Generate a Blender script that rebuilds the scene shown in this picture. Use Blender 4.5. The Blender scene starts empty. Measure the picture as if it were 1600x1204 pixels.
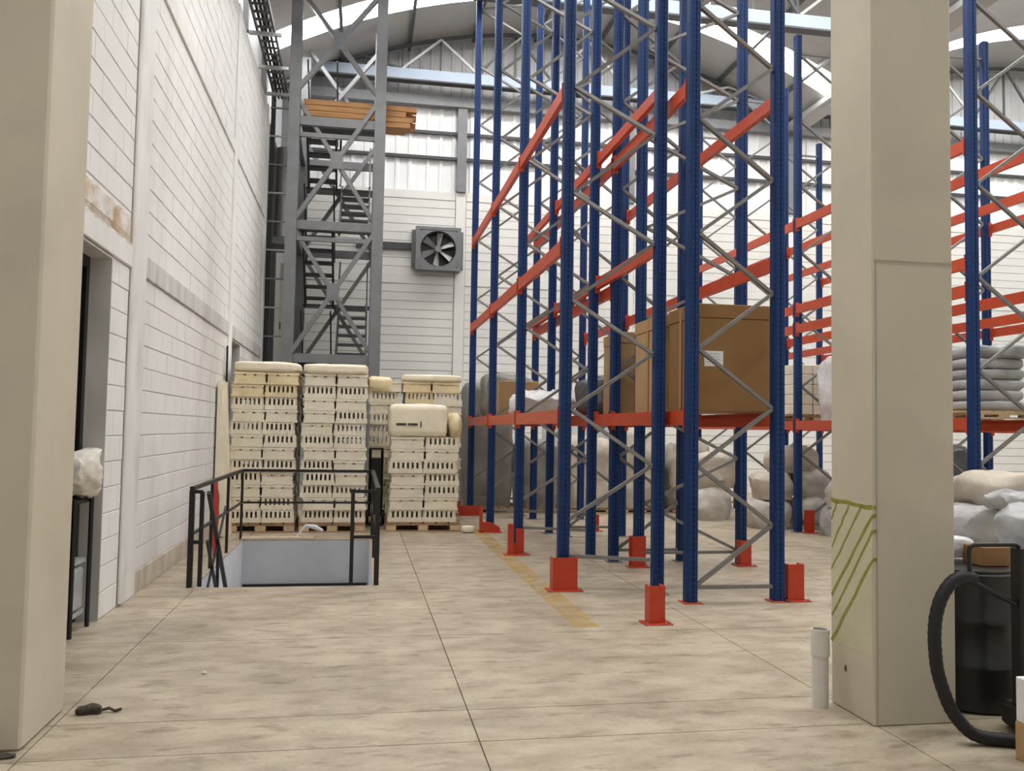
import bpy, math, random
from mathutils import Vector, Matrix, noise

# ------------------------------------------------------------------ camera
sc = bpy.context.scene
col = sc.collection
cam = bpy.data.cameras.new('camera'); cam_o = bpy.data.objects.new('camera', cam); col.objects.link(cam_o)
cam.sensor_fit = 'HORIZONTAL'; cam.sensor_width = 36.0; cam.lens = 36.0 * 1350 / 1600
cam.clip_start = 0.05; cam.clip_end = 200
cam_o.matrix_world = Matrix(((0.98482624, -0.02564548, -0.17163794, 0.0),
                             (-0.17271112, -0.04809677, -0.98379752, 0.0),
                             (0.01697473, 0.9985134, -0.05179622, 1.45),
                             (0, 0, 0, 1)))
sc.camera = cam_o
# ------------------------------------------------------------------ light, exposure
SKY_STRENGTH = 0.46          # ambient fill; side and rear of the hall left open for it
ROOF_STRENGTH = 17.0         # translucent roof sheets glowing with daylight
wld = bpy.data.worlds.new('world'); sc.world = wld; wld.use_nodes = True
bgn = wld.node_tree.nodes['Background']
bgn.inputs[0].default_value = (1.0, 0.97, 0.92, 1); bgn.inputs[1].default_value = SKY_STRENGTH
sc.view_settings.view_transform = 'Standard'
sc.view_settings.look = 'None'
sc.view_settings.exposure = 0.0
sc.view_settings.gamma = 1.0
sc.view_settings.use_curve_mapping = False

rnd = random.Random(7)

# ------------------------------------------------------------------ materials
def mat(name, c, rough=0.6, metal=0.0, var=0.0, scale=4.0, bump=0.0, bscale=None, emit=0.0,
        stain=None, stain_amt=0.0, stain_scale=1.0, stretch=None, world_pos=True, trans=0.0):
    m = bpy.data.materials.new(name); m.use_nodes = True
    nt = m.node_tree; N = nt.nodes; L = nt.links
    b = N['Principled BSDF']
    b.inputs['Base Color'].default_value = (*c, 1)
    b.inputs['Roughness'].default_value = rough
    b.inputs['Metallic'].default_value = metal
    src = None
    if var or bump or stain:
        if world_pos:
            g = N.new('ShaderNodeNewGeometry'); src = g.outputs['Position']
        else:
            g = N.new('ShaderNodeTexCoord'); src = g.outputs['Object']
        if stretch:
            mp = N.new('ShaderNodeMapping'); mp.inputs['Scale'].default_value = stretch
            L.new(src, mp.inputs['Vector']); st = mp.outputs[0]
        else: st = src
    colr = None
    if var:
        n = N.new('ShaderNodeTexNoise'); n.inputs['Scale'].default_value = scale; n.inputs['Detail'].default_value = 5
        L.new(st, n.inputs['Vector'])
        r = N.new('ShaderNodeValToRGB')
        r.color_ramp.elements[0].position = 0.3; r.color_ramp.elements[1].position = 0.7
        r.color_ramp.elements[0].color = (*[max(0, x * (1 - var)) for x in c], 1)
        r.color_ramp.elements[1].color = (*[min(1, x * (1 + var * 0.6)) for x in c], 1)
        L.new(n.outputs[0], r.inputs[0]); colr = r.outputs[0]
    if stain:
        n2 = N.new('ShaderNodeTexNoise'); n2.inputs['Scale'].default_value = stain_scale; n2.inputs['Detail'].default_value = 6
        n2.inputs['Roughness'].default_value = 0.62
        L.new(st, n2.inputs['Vector'])
        r2 = N.new('ShaderNodeValToRGB')
        r2.color_ramp.elements[0].position = 0.52; r2.color_ramp.elements[1].position = 0.74
        r2.color_ramp.elements[0].color = (0, 0, 0, 1); r2.color_ramp.elements[1].color = (stain_amt,) * 3 + (1,)
        L.new(n2.outputs[0], r2.inputs[0])
        mx = N.new('ShaderNodeMix'); mx.data_type = 'RGBA'
        L.new(r2.outputs[0], mx.inputs[0])
        if colr is not None: L.new(colr, mx.inputs[6])
        else: mx.inputs[6].default_value = (*c, 1)
        mx.inputs[7].default_value = (*stain, 1); colr = mx.outputs[2]
    if colr is not None: L.new(colr, b.inputs['Base Color'])
    if bump:
        n3 = N.new('ShaderNodeTexNoise'); n3.inputs['Scale'].default_value = bscale or scale; n3.inputs['Detail'].default_value = 4
        L.new(src, n3.inputs['Vector'])
        bp = N.new('ShaderNodeBump'); bp.inputs['Strength'].default_value = bump; bp.inputs['Distance'].default_value = 0.02
        L.new(n3.outputs[0], bp.inputs['Height']); L.new(bp.outputs[0], b.inputs['Normal'])
    if emit:
        b.inputs['Emission Color'].default_value = (1, 0.99, 0.96, 1); b.inputs['Emission Strength'].default_value = emit
    if trans:
        b.inputs['Transmission Weight'].default_value = trans
    return m

M = {}
def floor_material():
    m = mat('concrete_floor', (0.62, 0.525, 0.41), 0.5)
    nt = m.node_tree; N = nt.nodes; L = nt.links; b = N['Principled BSDF']
    g = N.new('ShaderNodeNewGeometry')
    def noise_n(scale, detail, stretch=None, rough=0.55):
        v = g.outputs['Position']
        if stretch:
            mp = N.new('ShaderNodeMapping'); mp.inputs['Scale'].default_value = stretch; L.new(v, mp.inputs['Vector']); v = mp.outputs[0]
        n = N.new('ShaderNodeTexNoise'); n.inputs['Scale'].default_value = scale; n.inputs['Detail'].default_value = detail
        n.inputs['Roughness'].default_value = rough
        L.new(v, n.inputs['Vector']); return n.outputs[0]
    def ramp(s, p0, p1, c0, c1):
        r = N.new('ShaderNodeValToRGB'); e = r.color_ramp.elements
        e[0].position = p0; e[1].position = p1; e[0].color = (*c0, 1); e[1].color = (*c1, 1); L.new(s, r.inputs[0]); return r.outputs[0]
    def mul(a, bb, f=1.0):
        x = N.new('ShaderNodeMix'); x.data_type = 'RGBA'; x.blend_type = 'MULTIPLY'; x.inputs[0].default_value = f
        L.new(a, x.inputs[6]); L.new(bb, x.inputs[7]); return x.outputs[2]
    base = ramp(noise_n(1.1, 5), 0.32, 0.7, (0.385, 0.325, 0.242), (0.545, 0.468, 0.355))
    blot = ramp(noise_n(4.5, 6, (0.75, 1.25, 1)), 0.38, 0.60, (0.72, 0.70, 0.67), (1.05, 1.05, 1.05))
    smear = ramp(noise_n(9.0, 4, (0.45, 1.4, 1), 0.6), 0.33, 0.44, (0.55, 0.52, 0.48), (1, 1, 1))
    fine = ramp(noise_n(40, 3), 0.35, 0.65, (0.9, 0.9, 0.9), (1.02, 1.02, 1.02))
    c = mul(mul(mul(base, blot, 0.8), smear, 0.75), fine)
    L.new(c, b.inputs['Base Color'])
    rr = N.new('ShaderNodeMapRange'); rr.inputs[3].default_value = 0.33; rr.inputs[4].default_value = 0.6
    L.new(noise_n(3, 4), rr.inputs[0]); L.new(rr.outputs[0], b.inputs['Roughness'])
    bp = N.new('ShaderNodeBump'); bp.inputs['Strength'].default_value = 0.08; bp.inputs['Distance'].default_value = 0.01
    L.new(noise_n(25, 4), bp.inputs['Height']); L.new(bp.outputs[0], b.inputs['Normal'])
    return m
M['floor'] = floor_material()
M['joint'] = mat('floor_joint', (0.10, 0.085, 0.065), 0.9)
M['block'] = mat('white_painted_block', (0.80, 0.795, 0.78), 0.62, var=0.05, scale=2.5, bump=0.12, bscale=55,
                 stain=(0.60, 0.57, 0.53), stain_amt=0.6, stain_scale=1.3, stretch=(1, 1.0, 0.25))
M['mortar'] = mat('white_mortar', (0.56, 0.545, 0.52), 0.8, var=0.08, scale=9)
M['render'] = mat('white_render', (0.79, 0.785, 0.77), 0.6, var=0.06, scale=3, bump=0.06, bscale=30,
                  stain=(0.55, 0.52, 0.47), stain_amt=0.7, stain_scale=1.6, stretch=(1, 1.4, 0.5))
M['dusty'] = mat('dusty_render', (0.60, 0.59, 0.57), 0.75, var=0.22, scale=3.0, stretch=(1, 2.5, 0.4))
M['plinth'] = mat('bare_plinth', (0.58, 0.51, 0.42), 0.8, var=0.25, scale=5, stretch=(1, 1.5, 0.5))

M['pillar'] = mat('beige_pillar', (0.56, 0.51, 0.405), 0.55, var=0.06, scale=1.6, bump=0.03, bscale=20,
                  stain=(0.42, 0.38, 0.31), stain_amt=0.35, stain_scale=2.4)
M['seam'] = mat('pillar_seam', (0.40, 0.36, 0.29), 0.7)
M['lime'] = mat('lime_paint', (0.25, 0.255, 0.035), 0.6, var=0.25, scale=30)
M['limewash'] = mat('pale_lime_paint', (0.545, 0.515, 0.37), 0.6, var=0.08, scale=8)
M['far_block'] = mat('far_white_block', (0.76, 0.75, 0.72), 0.7, var=0.04, scale=1.5)
M['sheet'] = mat('white_sheet', (0.84, 0.845, 0.85), 0.5, var=0.04, scale=2)
M['gable'] = mat('grey_sheet', (0.50, 0.50, 0.50), 0.55, var=0.06, scale=2)
M['roof'] = mat('roof_sheet', (0.42, 0.41, 0.40), 0.5, var=0.06, scale=1.5)
M['skylight'] = mat('translucent_sheet', (0.9, 0.9, 0.9), 0.5, emit=ROOF_STRENGTH)
M['steel'] = mat('grey_painted_steel', (0.19, 0.195, 0.205), 0.45, var=0.12, scale=6)
M['dark_steel'] = mat('dark_steel', (0.055, 0.057, 0.062), 0.5, var=0.1, scale=5)
M['blue_steel'] = mat('pale_blue_steel', (0.36, 0.43, 0.53), 0.5, var=0.06, scale=3)
M['lit_web'] = mat('lit_web_steel', (0.50, 0.50, 0.49), 0.5, var=0.1, scale=4)
M['black'] = mat('black_paint', (0.007, 0.007, 0.008), 0.42, var=0.2, scale=20)
M['rubber'] = mat('black_rubber', (0.006, 0.006, 0.007), 0.6, bump=0.1, bscale=60)
M['drum'] = mat('black_drum_plastic', (0.014, 0.014, 0.016), 0.32, var=0.3, scale=9)
M['dark_room'] = mat('dark_room', (0.02, 0.02, 0.022), 0.9)  # near-black colour paints in the gloom of unlit rooms and recess
M['red'] = mat('rack_red', (0.54, 0.070, 0.022), 0.42, var=0.10, scale=7)
M['guard'] = mat('guard_red', (0.50, 0.045, 0.015), 0.42, var=0.14, scale=9)
M['galv'] = mat('galvanised', (0.22, 0.215, 0.205), 0.5, 0.3, var=0.12, scale=14)
M['crate'] = mat('cream_plastic', (0.80, 0.74, 0.60), 0.5, var=0.10, scale=3.5, bump=0.05, bscale=30)
M['crate_yellow'] = mat('yellowed_plastic', (0.78, 0.66, 0.42), 0.5, var=0.14, scale=4)
M['foam'] = mat('cream_foam', (0.86, 0.79, 0.62), 0.7, var=0.08, scale=5, bump=0.1, bscale=18)
M['wood'] = mat('pallet_wood', (0.36, 0.22, 0.12), 0.75, var=0.3, scale=7, stretch=(0.5, 3, 3))
M['wood_light'] = mat('pale_wood', (0.62, 0.46, 0.28), 0.7, var=0.2, scale=8)
M['timber'] = mat('orange_timber', (0.50, 0.25, 0.09), 0.65, var=0.35, scale=3, stretch=(0.5, 5, 8))
M['carton'] = mat('brown_carton', (0.29, 0.155, 0.055), 0.75, var=0.06, scale=5)
M['carton_lit_tan'] = mat('lit_tan_carton', (0.45, 0.29, 0.14), 0.75, var=0.06, scale=5)  # tan paints in the light falling on the rear cartons' left sides
M['tape'] = mat('carton_tape', (0.40, 0.25, 0.11), 0.35)
M['paper'] = mat('white_paper', (0.80, 0.82, 0.84), 0.6, var=0.05, scale=40)
M['tarp'] = mat('grey_tarpaulin', (0.24, 0.225, 0.205), 0.5, var=0.2, scale=3, bump=0.5, bscale=6)
M['film'] = mat('grey_stretch_film', (0.42, 0.43, 0.44), 0.25, var=0.25, scale=5, bump=0.5, bscale=8)
M['film_dark'] = mat('dark_stretch_film', (0.10, 0.10, 0.11), 0.25, var=0.4, scale=5, bump=0.5, bscale=8)
M['film_white'] = mat('white_plastic_film', (0.78, 0.79, 0.80), 0.25, var=0.12, scale=6, bump=0.6, bscale=9)
M['bale'] = mat('beige_bale_cloth', (0.52, 0.465, 0.39), 0.8, var=0.15, scale=4, bump=0.5, bscale=10)
M['sack'] = mat('woven_sack', (0.56, 0.53, 0.48), 0.7, var=0.18, scale=5, bump=0.5, bscale=12)
M['sack_grey'] = mat('grey_sack', (0.44, 0.44, 0.44), 0.5, var=0.2, scale=5, bump=0.5, bscale=12)
M['pvc'] = mat('white_pvc', (0.66, 0.645, 0.60), 0.4, var=0.05, scale=12)
M['white_cloth'] = mat('white_cloth', (0.74, 0.70, 0.63), 0.8, var=0.08, scale=8, bump=0.4, bscale=12)
M['red_sheet'] = mat('red_plastic_sheet', (0.55, 0.05, 0.045), 0.45, var=0.2, scale=9, bump=0.4, bscale=14)
M['pit'] = mat('pit_grey_paint', (0.52, 0.535, 0.56), 0.6, var=0.08, scale=2.5)
M['pit_side'] = mat('pit_white_paint', (0.78, 0.80, 0.84), 0.6, var=0.05, scale=3)
M['debris'] = mat('debris_hole_shade', (0.07, 0.055, 0.045), 0.9, var=0.4, scale=40, bump=0.6, bscale=60)
M['beige_plate'] = mat('tan_board', (0.60, 0.50, 0.37), 0.7, var=0.15, scale=8)
M['door_white'] = mat('white_door', (0.76, 0.72, 0.65), 0.5, var=0.05, scale=3)
M['duct'] = mat('grey_duct', (0.42, 0.42, 0.42), 0.35, 0.3, var=0.15, scale=3)

def upright_material():
    m = mat('rack_blue', (0.005, 0.031, 0.125), 0.5, var=0.15, scale=5)
    nt = m.node_tree; N = nt.nodes; L = nt.links; b = N['Principled BSDF']
    lk = b.inputs['Base Color'].links[0].from_socket
    b.inputs['Specular IOR Level'].default_value = 0.3
    tc = N.new('ShaderNodeTexCoord'); sp = N.new('ShaderNodeSeparateXYZ'); L.new(tc.outputs['Object'], sp.inputs[0])
    def mth(op, a, v=None):
        n = N.new('ShaderNodeMath'); n.operation = op
        if isinstance(a, (int, float)): n.inputs[0].default_value = a
        else: L.new(a, n.inputs[0])
        if v is not None:
            if isinstance(v, (int, float)): n.inputs[1].default_value = v
            else: L.new(v, n.inputs[1])
        return n.outputs[0]
    ax = mth('ABSOLUTE', sp.outputs['X'])
    dx = mth('SUBTRACT', ax, 0.016)
    zz = mth('SUBTRACT', mth('MODULO', sp.outputs['Z'], 0.05), 0.025)
    d2 = mth('ADD', mth('MULTIPLY', dx, dx), mth('MULTIPLY', zz, zz))
    hole_light = mth('LESS_THAN', d2, 0.0048 ** 2)
    geo = N.new('ShaderNodeNewGeometry'); sn = N.new('ShaderNodeSeparateXYZ'); L.new(geo.outputs['True Normal'], sn.inputs[0])
    front = mth('GREATER_THAN', mth('ABSOLUTE', sn.outputs['Y']), 0.7)
    fac = mth('MULTIPLY', hole_light, front)
    mx = N.new('ShaderNodeMix'); mx.data_type = 'RGBA'
    L.new(fac, mx.inputs[0]); L.new(lk, mx.inputs[6]); mx.inputs[7].default_value = (0.09, 0.13, 0.21, 1)  # pale dots paint the light showing through the punched holes
    L.new(mx.outputs[2], b.inputs['Base Color'])
    return m
M['blue'] = upright_material()

def yellow_material(nm, c_, scl, p0, p1, lo, hi):
    m = mat(nm, c_, 0.6)
    nt = m.node_tree; N = nt.nodes; L = nt.links; b = N['Principled BSDF']; out = N['Material Output']
    g = N.new('ShaderNodeNewGeometry'); n = N.new('ShaderNodeTexNoise'); n.inputs['Scale'].default_value = scl; n.inputs['Detail'].default_value = 7
    n.inputs['Roughness'].default_value = 0.65
    L.new(g.outputs['Position'], n.inputs['Vector'])
    r = N.new('ShaderNodeValToRGB'); e = r.color_ramp.elements
    e[0].position = p0; e[1].position = p1; e[0].color = (lo,) * 3 + (1,); e[1].color = (hi,) * 3 + (1,)
    L.new(n.outputs[0], r.inputs[0])
    t = N.new('ShaderNodeBsdfTransparent'); mx = N.new('ShaderNodeMixShader')
    L.new(r.outputs[0], mx.inputs[0]); L.new(t.outputs[0], mx.inputs[1]); L.new(b.outputs[0], mx.inputs[2])
    L.new(mx.outputs[0], out.inputs['Surface'])
    return m
M['yellow'] = yellow_material('worn_yellow_paint', (0.60, 0.40, 0.13), 3.2, 0.36, 0.66, 0.15, 0.7)
M['rust'] = yellow_material('ochre_water_stain', (0.66, 0.47, 0.28), 5.0, 0.42, 0.75, 0.0, 0.75)

# ------------------------------------------------------------------ mesh helpers
class MB:
    def __init__(s): s.v = []; s.f = []; s.smooth = False
    def add(s, vs, fs):
        o = len(s.v); s.v += [tuple(p) for p in vs]; s.f += [tuple(i + o for i in f) for f in fs]; return s
    def box(s, x0, x1, y0, y1, z0, z1):
        return s.add([(x0, y0, z0), (x1, y0, z0), (x1, y1, z0), (x0, y1, z0), (x0, y0, z1), (x1, y0, z1), (x1, y1, z1), (x0, y1, z1)],
                     [(3, 2, 1, 0), (4, 5, 6, 7), (0, 1, 5, 4), (1, 2, 6, 5), (2, 3, 7, 6), (3, 0, 4, 7)])
    def cbox(s, x0, x1, y0, y1, z0, z1, c):       # chamfered box
        vs = []; idx = {}
        for ix in (0, 1):
            for iy in (0, 1):
                for iz in (0, 1):
                    X = (x0, x1)[ix]; Y = (y0, y1)[iy]; Z = (z0, z1)[iz]
                    dx = c if ix == 0 else -c; dy = c if iy == 0 else -c; dz = c if iz == 0 else -c
                    for a, p in enumerate(((X, Y + dy, Z + dz), (X + dx, Y, Z + dz), (X + dx, Y + dy, Z))):
                        idx[ix, iy, iz, a] = len(vs); vs.append(p)
        I = lambda *k: idx[k]
        fs = []
        for i in (0, 1):
            q = [(i, 0, 0), (i, 1, 0), (i, 1, 1), (i, 0, 1)]; f = [I(*k, 0) for k in q]; fs.append(f if i else f[::-1])
            q = [(0, i, 0), (1, i, 0), (1, i, 1), (0, i, 1)]; f = [I(*k, 1) for k in q]; fs.append(f[::-1] if i else f)
            q = [(0, 0, i), (1, 0, i), (1, 1, i), (0, 1, i)]; f = [I(*k, 2) for k in q]; fs.append(f if i else f[::-1])
        cen = Vector(((x0 + x1) / 2, (y0 + y1) / 2, (z0 + z1) / 2))
        def orient(f):
            a, b, d = (Vector(vs[f[0]]), Vector(vs[f[1]]), Vector(vs[f[2]]))
            n = (b - a).cross(d - a); m = sum((Vector(vs[k]) for k in f), Vector()) / len(f)
            return f if n.dot(m - cen) > 0 else f[::-1]
        for i in (0, 1):
            for j in (0, 1):
                fs.append([I(i, j, 0, 0), I(i, j, 1, 0), I(i, j, 1, 1), I(i, j, 0, 1)])
                fs.append([I(i, 0, j, 0), I(i, 1, j, 0), I(i, 1, j, 2), I(i, 0, j, 2)])
                fs.append([I(0, i, j, 1), I(1, i, j, 1), I(1, i, j, 2), I(0, i, j, 2)])
                for k in (0, 1): fs.append([I(i, j, k, 0), I(i, j, k, 1), I(i, j, k, 2)])
        return s.add(vs, [orient(f) for f in fs])
    def bar(s, p, q, w, h=None, up=(0, 0, 1)):
        p = Vector(p); q = Vector(q); h = h or w; d = (q - p).normalized(); u = Vector(up)
        if abs(d.dot(u)) > 0.99: u = Vector((0, 1, 0))
        a = d.cross(u).normalized(); b = a.cross(d).normalized()
        a *= w / 2; b *= h / 2
        vs = [p - a - b, p + a - b, p + a + b, p - a + b, q - a - b, q + a - b, q + a + b, q - a + b]
        return s.add(vs, [(0, 1, 2, 3), (7, 6, 5, 4), (0, 4, 5, 1), (1, 5, 6, 2), (2, 6, 7, 3), (3, 7, 4, 0)])
    def tube(s, pts, r, n=10, closed=False):
        pts = [Vector(p) for p in pts]; k = len(pts); vs = []; prev = None
        for i, p in enumerate(pts):
            d = (pts[min(i + 1, k - 1)] - pts[max(i - 1, 0)]).normalized()
            u = prev or (Vector((0, 0, 1)) if abs(d.z) < 0.9 else Vector((0, 1, 0)))
            a = (u - d * u.dot(d)).normalized(); prev = a; b = d.cross(a)
            rr = r[i] if isinstance(r, (list, tuple)) else r
            for j in range(n):
                t = 2 * math.pi * j / n; vs.append(p + (a * math.cos(t) + b * math.sin(t)) * rr)
        fs = [(i * n + j, i * n + (j + 1) % n, (i + 1) * n + (j + 1) % n, (i + 1) * n + j) for i in range(k - 1) for j in range(n)]
        fs += [tuple(range(n))[::-1], tuple((k - 1) * n + j for j in range(n))]
        s.smooth = True
        return s.add(vs, fs)
    def lathe(s, prof, c, n=28, cap=True):
        vs = []; cx, cy = c
        for r, z in prof:
            for j in range(n):
                t = 2 * math.pi * j / n; vs.append((cx + r * math.cos(t), cy + r * math.sin(t), z))
        k = len(prof)
        fs = [(i * n + j, i * n + (j + 1) % n, (i + 1) * n + (j + 1) % n, (i + 1) * n + j) for i in range(k - 1) for j in range(n)]
        if cap: fs += [tuple(range(n))[::-1], tuple((k - 1) * n + j for j in range(n))]
        s.smooth = True
        return s.add(vs, fs)
    def prism(s, poly, z0, z1, axis='z'):
        n = len(poly)
        def P(a, b, t): return {'z': (a, b, t), 'x': (t, a, b), 'y': (a, t, b)}[axis]
        vs = [P(a, b, z0) for a, b in poly] + [P(a, b, z1) for a, b in poly]
        fs = [tuple(range(n))[::-1], tuple(range(n, 2 * n))] + [(i, (i + 1) % n, n + (i + 1) % n, n + i) for i in range(n)]
        return s.add(vs, fs)
    def blob(s, c, size, n=8, p=5.0, amp=0.0, freq=3.0, seed=0, flat=False, rz=0.0):
        """rounded soft box, n cells per side"""
        key = {}; vs = []; fs = []
        def vid(q):
            k = tuple(round(x, 5) for x in q)
            if k not in key:
                m = (sum(abs(x) ** p for x in q)) ** (1 / p); d = Vector(q) / max(m, 1e-6)
                d = Vector((d.x * size[0] / 2, d.y * size[1] / 2, d.z * size[2] / 2))
                if amp:
                    nn = noise.noise_vector(d * freq + Vector((seed * 7.3, seed * 3.1, seed)))
                    nn2 = noise.noise_vector(d * freq * 2.7 + Vector((seed, 5, seed)))
                    nn3 = noise.noise_vector(d * freq * 6.5 + Vector((seed, 2, 9)))
                    nn = nn * 0.75 + nn2 * 0.45 + nn3 * 0.22
                    dz = nn.z
                    d = d + Vector((nn.x, nn.y, dz)) * amp
                    if flat and d.z < -size[2] / 2: d.z = -size[2] / 2
                    if flat and q[2] < -0.99: d.z = -size[2] / 2
                if rz: d = Vector((d.x * math.cos(rz) - d.y * math.sin(rz), d.x * math.sin(rz) + d.y * math.cos(rz), d.z))
                key[k] = len(vs); vs.append(d + Vector(c))
            return key[k]
        g = [-1 + 2 * i / n for i in range(n + 1)]
        for ax in range(3):
            for sg in (-1, 1):
                for i in range(n):
                    for j in range(n):
                        q = []
                        for a, b in ((i, j), (i + 1, j), (i + 1, j + 1), (i, j + 1)):
                            t = [0, 0, 0]; t[ax] = sg; t[(ax + 1) % 3] = g[a]; t[(ax + 2) % 3] = g[b]; q.append(vid(t))
                        fs.append(tuple(q) if sg > 0 else tuple(q[::-1]))
        s.smooth = True
        return s.add(vs, fs)
    def mesh(s, name, m, off=(0, 0, 0)):
        me = bpy.data.meshes.new(name)
        me.from_pydata([(x - off[0], y - off[1], z - off[2]) for x, y, z in s.v], [], s.f)
        me.materials.append(m if not isinstance(m, str) else M[m])
        if s.smooth:
            me.polygons.foreach_set('use_smooth', [True] * len(me.polygons))
            try: me.set_sharp_from_angle(angle=math.radians(40))
            except Exception: pass
        me.update(); return me
    def build(s, name, m, parent=None):
        """vertices in world space; the object's origin is its own base centre"""
        xs = [p[0] for p in s.v]; ys = [p[1] for p in s.v]; zs = [p[2] for p in s.v]
        o = Vector(((min(xs) + max(xs)) / 2, (min(ys) + max(ys)) / 2, min(zs)))
        ob = bpy.data.objects.new(name, s.mesh(name, m, o)); col.objects.link(ob)
        put(ob, o, parent); return ob

WPOS = {}
def put(ob, wpos, parent=None):
    wpos = Vector(wpos)
    ob.parent = parent
    ob.location = wpos - (WPOS[parent] if parent is not None else Vector())
    WPOS[ob] = wpos

def inst(name, me, wpos, parent=None, rz=0.0, scale=None):
    ob = bpy.data.objects.new(name, me); col.objects.link(ob); put(ob, wpos, parent)
    if rz: ob.rotation_euler = (0, 0, rz)
    if scale: ob.scale = scale
    return ob
def tag(o, label, cat, group=None, kind=None):
    o['label'] = label; o['category'] = cat
    if group: o['group'] = group
    if kind: o['kind'] = kind
    return o
def thing(name, label, cat, loc, group=None):
    o = bpy.data.objects.new(name, None); col.objects.link(o); o.empty_display_size = 0.1
    put(o, loc); return tag(o, label, cat, group)
def struct(name, mb, m, label=None, cat=None):
    o = mb.build(name, m); o['kind'] = 'structure'
    if label: o['label'] = label
    if cat: o['category'] = cat
    return o
B = MB

# ------------------------------------------------------------------ measures
WX = -1.87                     # face of the left block wall
PIT = (-1.44, 0.15, 8.16, 11.5)
FAR = 20.0
def vault(x, x0=4.3, a=10.85, k=0.0436): return a - k * (x - x0) ** 2

# ------------------------------------------------------------------ floor
def sub_rect(r, h):
    x0, x1, y0, y1 = r; a0, a1, b0, b1 = h
    if a0 >= x1 or a1 <= x0 or b0 >= y1 or b1 <= y0: return [r]
    out = []
    if y0 < b0: out.append((x0, x1, y0, b0))
    if y1 > b1: out.append((x0, x1, b1, y1))
    ya, yb = max(y0, b0), min(y1, b1)
    if x0 < a0: out.append((x0, a0, ya, yb))
    if x1 > a1: out.append((a1, x1, ya, yb))
    return out
mb = B()
for r in sub_rect((-4.2, 18, -4, FAR), (PIT[0] - .15, PIT[1] + .15, PIT[2] - .15, PIT[3] + .15)): mb.box(*r, -0.22, -0.014)
floor = struct('floor', mb, 'joint', 'pale beige concrete floor cut into square slabs', 'floor')
XJ = [-4.2, -1.41, 0.585, 2.595, 4.6, 6.6, 8.6, 10.6, 12.6, 14.6, 18]
YJ = [-4, -2, 0.2, 2.2, 4.07, 4.53, 6.16, 7.79, 9.42, 11.05, 12.68, 14.3, 15.95, 17.6, FAR]
for i in range(len(XJ) - 1):
    for j in range(len(YJ) - 1):
        g = 0.003
        cell = (XJ[i] + g, XJ[i + 1] - g, YJ[j] + g, YJ[j + 1] - g)
        for r in sub_rect(cell, PIT):
            if r[1] - r[0] < 0.02 or r[3] - r[2] < 0.02: continue
            B().box(*r, -0.013, 0).build('slab', 'floor', floor)
# worn yellow aisle line
o = B().box(1.60, 1.80, 6.3, 12.6, 0.0, 0.0015).build('painted_line', 'yellow', floor)
o['label'] = 'worn yellow aisle line painted beside the rack'

# ------------------------------------------------------------------ stair pit
px0, px1, py0, py1 = PIT
pit = struct('wall_pit', B().box(px0 - 0.15, px1 + 0.15, py1, py1 + 0.15, -2.6, -0.0135), 'pit', 'grey painted rear wall of the stair opening', 'wall')
struct('wall_pit_left', B().box(px0 - 0.15, px0, py0 - 0.15, py1, -2.6, -0.0135), 'pit_side', 'white painted side wall of the stair opening', 'wall')
struct('wall_pit_right', B().box(px1, px1 + 0.15, py0 - 0.15, py1, -2.6, -0.0135), 'pit_side', 'white painted right side wall of the stair opening', 'wall')
struct('wall_pit_near', B().box(px0, px1, py0 - 0.15, py0, -2.6, -0.0135), 'pit_side', 'near side wall of the stair opening', 'wall')
struct('floor_pit', B().box(px0 - 0.15, px1 + 0.15, py0 - 0.15, py1 + 0.15, -2.7, -2.6), 'pit', 'landing at the bottom of the stair opening', 'floor')
st = thing('stair_flight', 'concrete stair flight descending inside the railed floor opening', 'stairs', (-0.65, 8.2, -2.6))
for k in range(11):
    B().box(px0 + 0.02, px1 - 0.02, py0 + 0.02 + k * 0.27, py0 + 0.02 + (k + 1) * 0.27 - 0.002, -2.6, -0.215 - k * 0.2).build('step', 'pit', st)
tag(B().box(px0 + 0.02, px1 - 0.02, py1 - 0.05, py1 - 0.003, -0.60, -0.555).build('handrail', 'black'), 'black bar fixed low across the grey stair opening wall', 'handrail')
tag(B().cbox(px0 - 0.02, -0.55, py1 + 0.005, py1 + 0.16, 0.0, 0.028, 0.004).build('board', 'beige_plate'), 'tan board lying flat behind the stair opening', 'board')
mbp = B()
sheet_pts = [(-0.78, 11.62, 0.03), (-0.66, 11.6, 0.17), (-0.55, 11.6, 0.15), (-0.45, 11.62, 0.10)]
mbp.tube(sheet_pts, [0.008, 0.022, 0.034, 0.018], 8)
tag(mbp.build('plastic_strip', 'film_white'), 'crumpled white plastic strip on tan board behind the opening', 'plastic')

# railing round the opening
rail = thing('guard_railing', 'black steel railing around the stair opening', 'railing', (-0.65, 9.8, 0))
rw = 0.032; H = 0.88
xl, xr = px0 - 0.03, px1 + 0.03
def rbar(n, p, q, w=rw, h=None): B().bar(p, q, w, h).build(n, 'black', rail)
for (x, y) in ((xl, 8.18), (xl, 9.25), (xl, 10.35), (xl, 11.55), (xr, 11.55), (xr, 9.9), (xr, 8.18)):
    w = 0.045 if y < 8.3 else 0.03
    B().box(x - w / 2, x + w / 2, y - w / 2, y + w / 2, 0, H - 0.018).build('post', 'black', rail)
rbar('top_rail', (xl, 8.16, H), (xl, 11.57, H), 0.04, 0.035)
rbar('top_rail', (xl, 11.55, H), (xr, 11.55, H), 0.04, 0.035)
rbar('top_rail', (xr, 11.57, H), (xr, 8.16, H), 0.04, 0.035)
rbar('mid_rail', (xl, 8.2, 0.47), (xl, 11.53, 0.47), 0.025)
rbar('mid_rail', (xl + 0.02, 11.55, 0.47), (xr - 0.02, 11.55, 0.47), 0.025)
rbar('mid_rail', (xr, 11.53, 0.47), (xr, 8.2, 0.47), 0.025)
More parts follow.
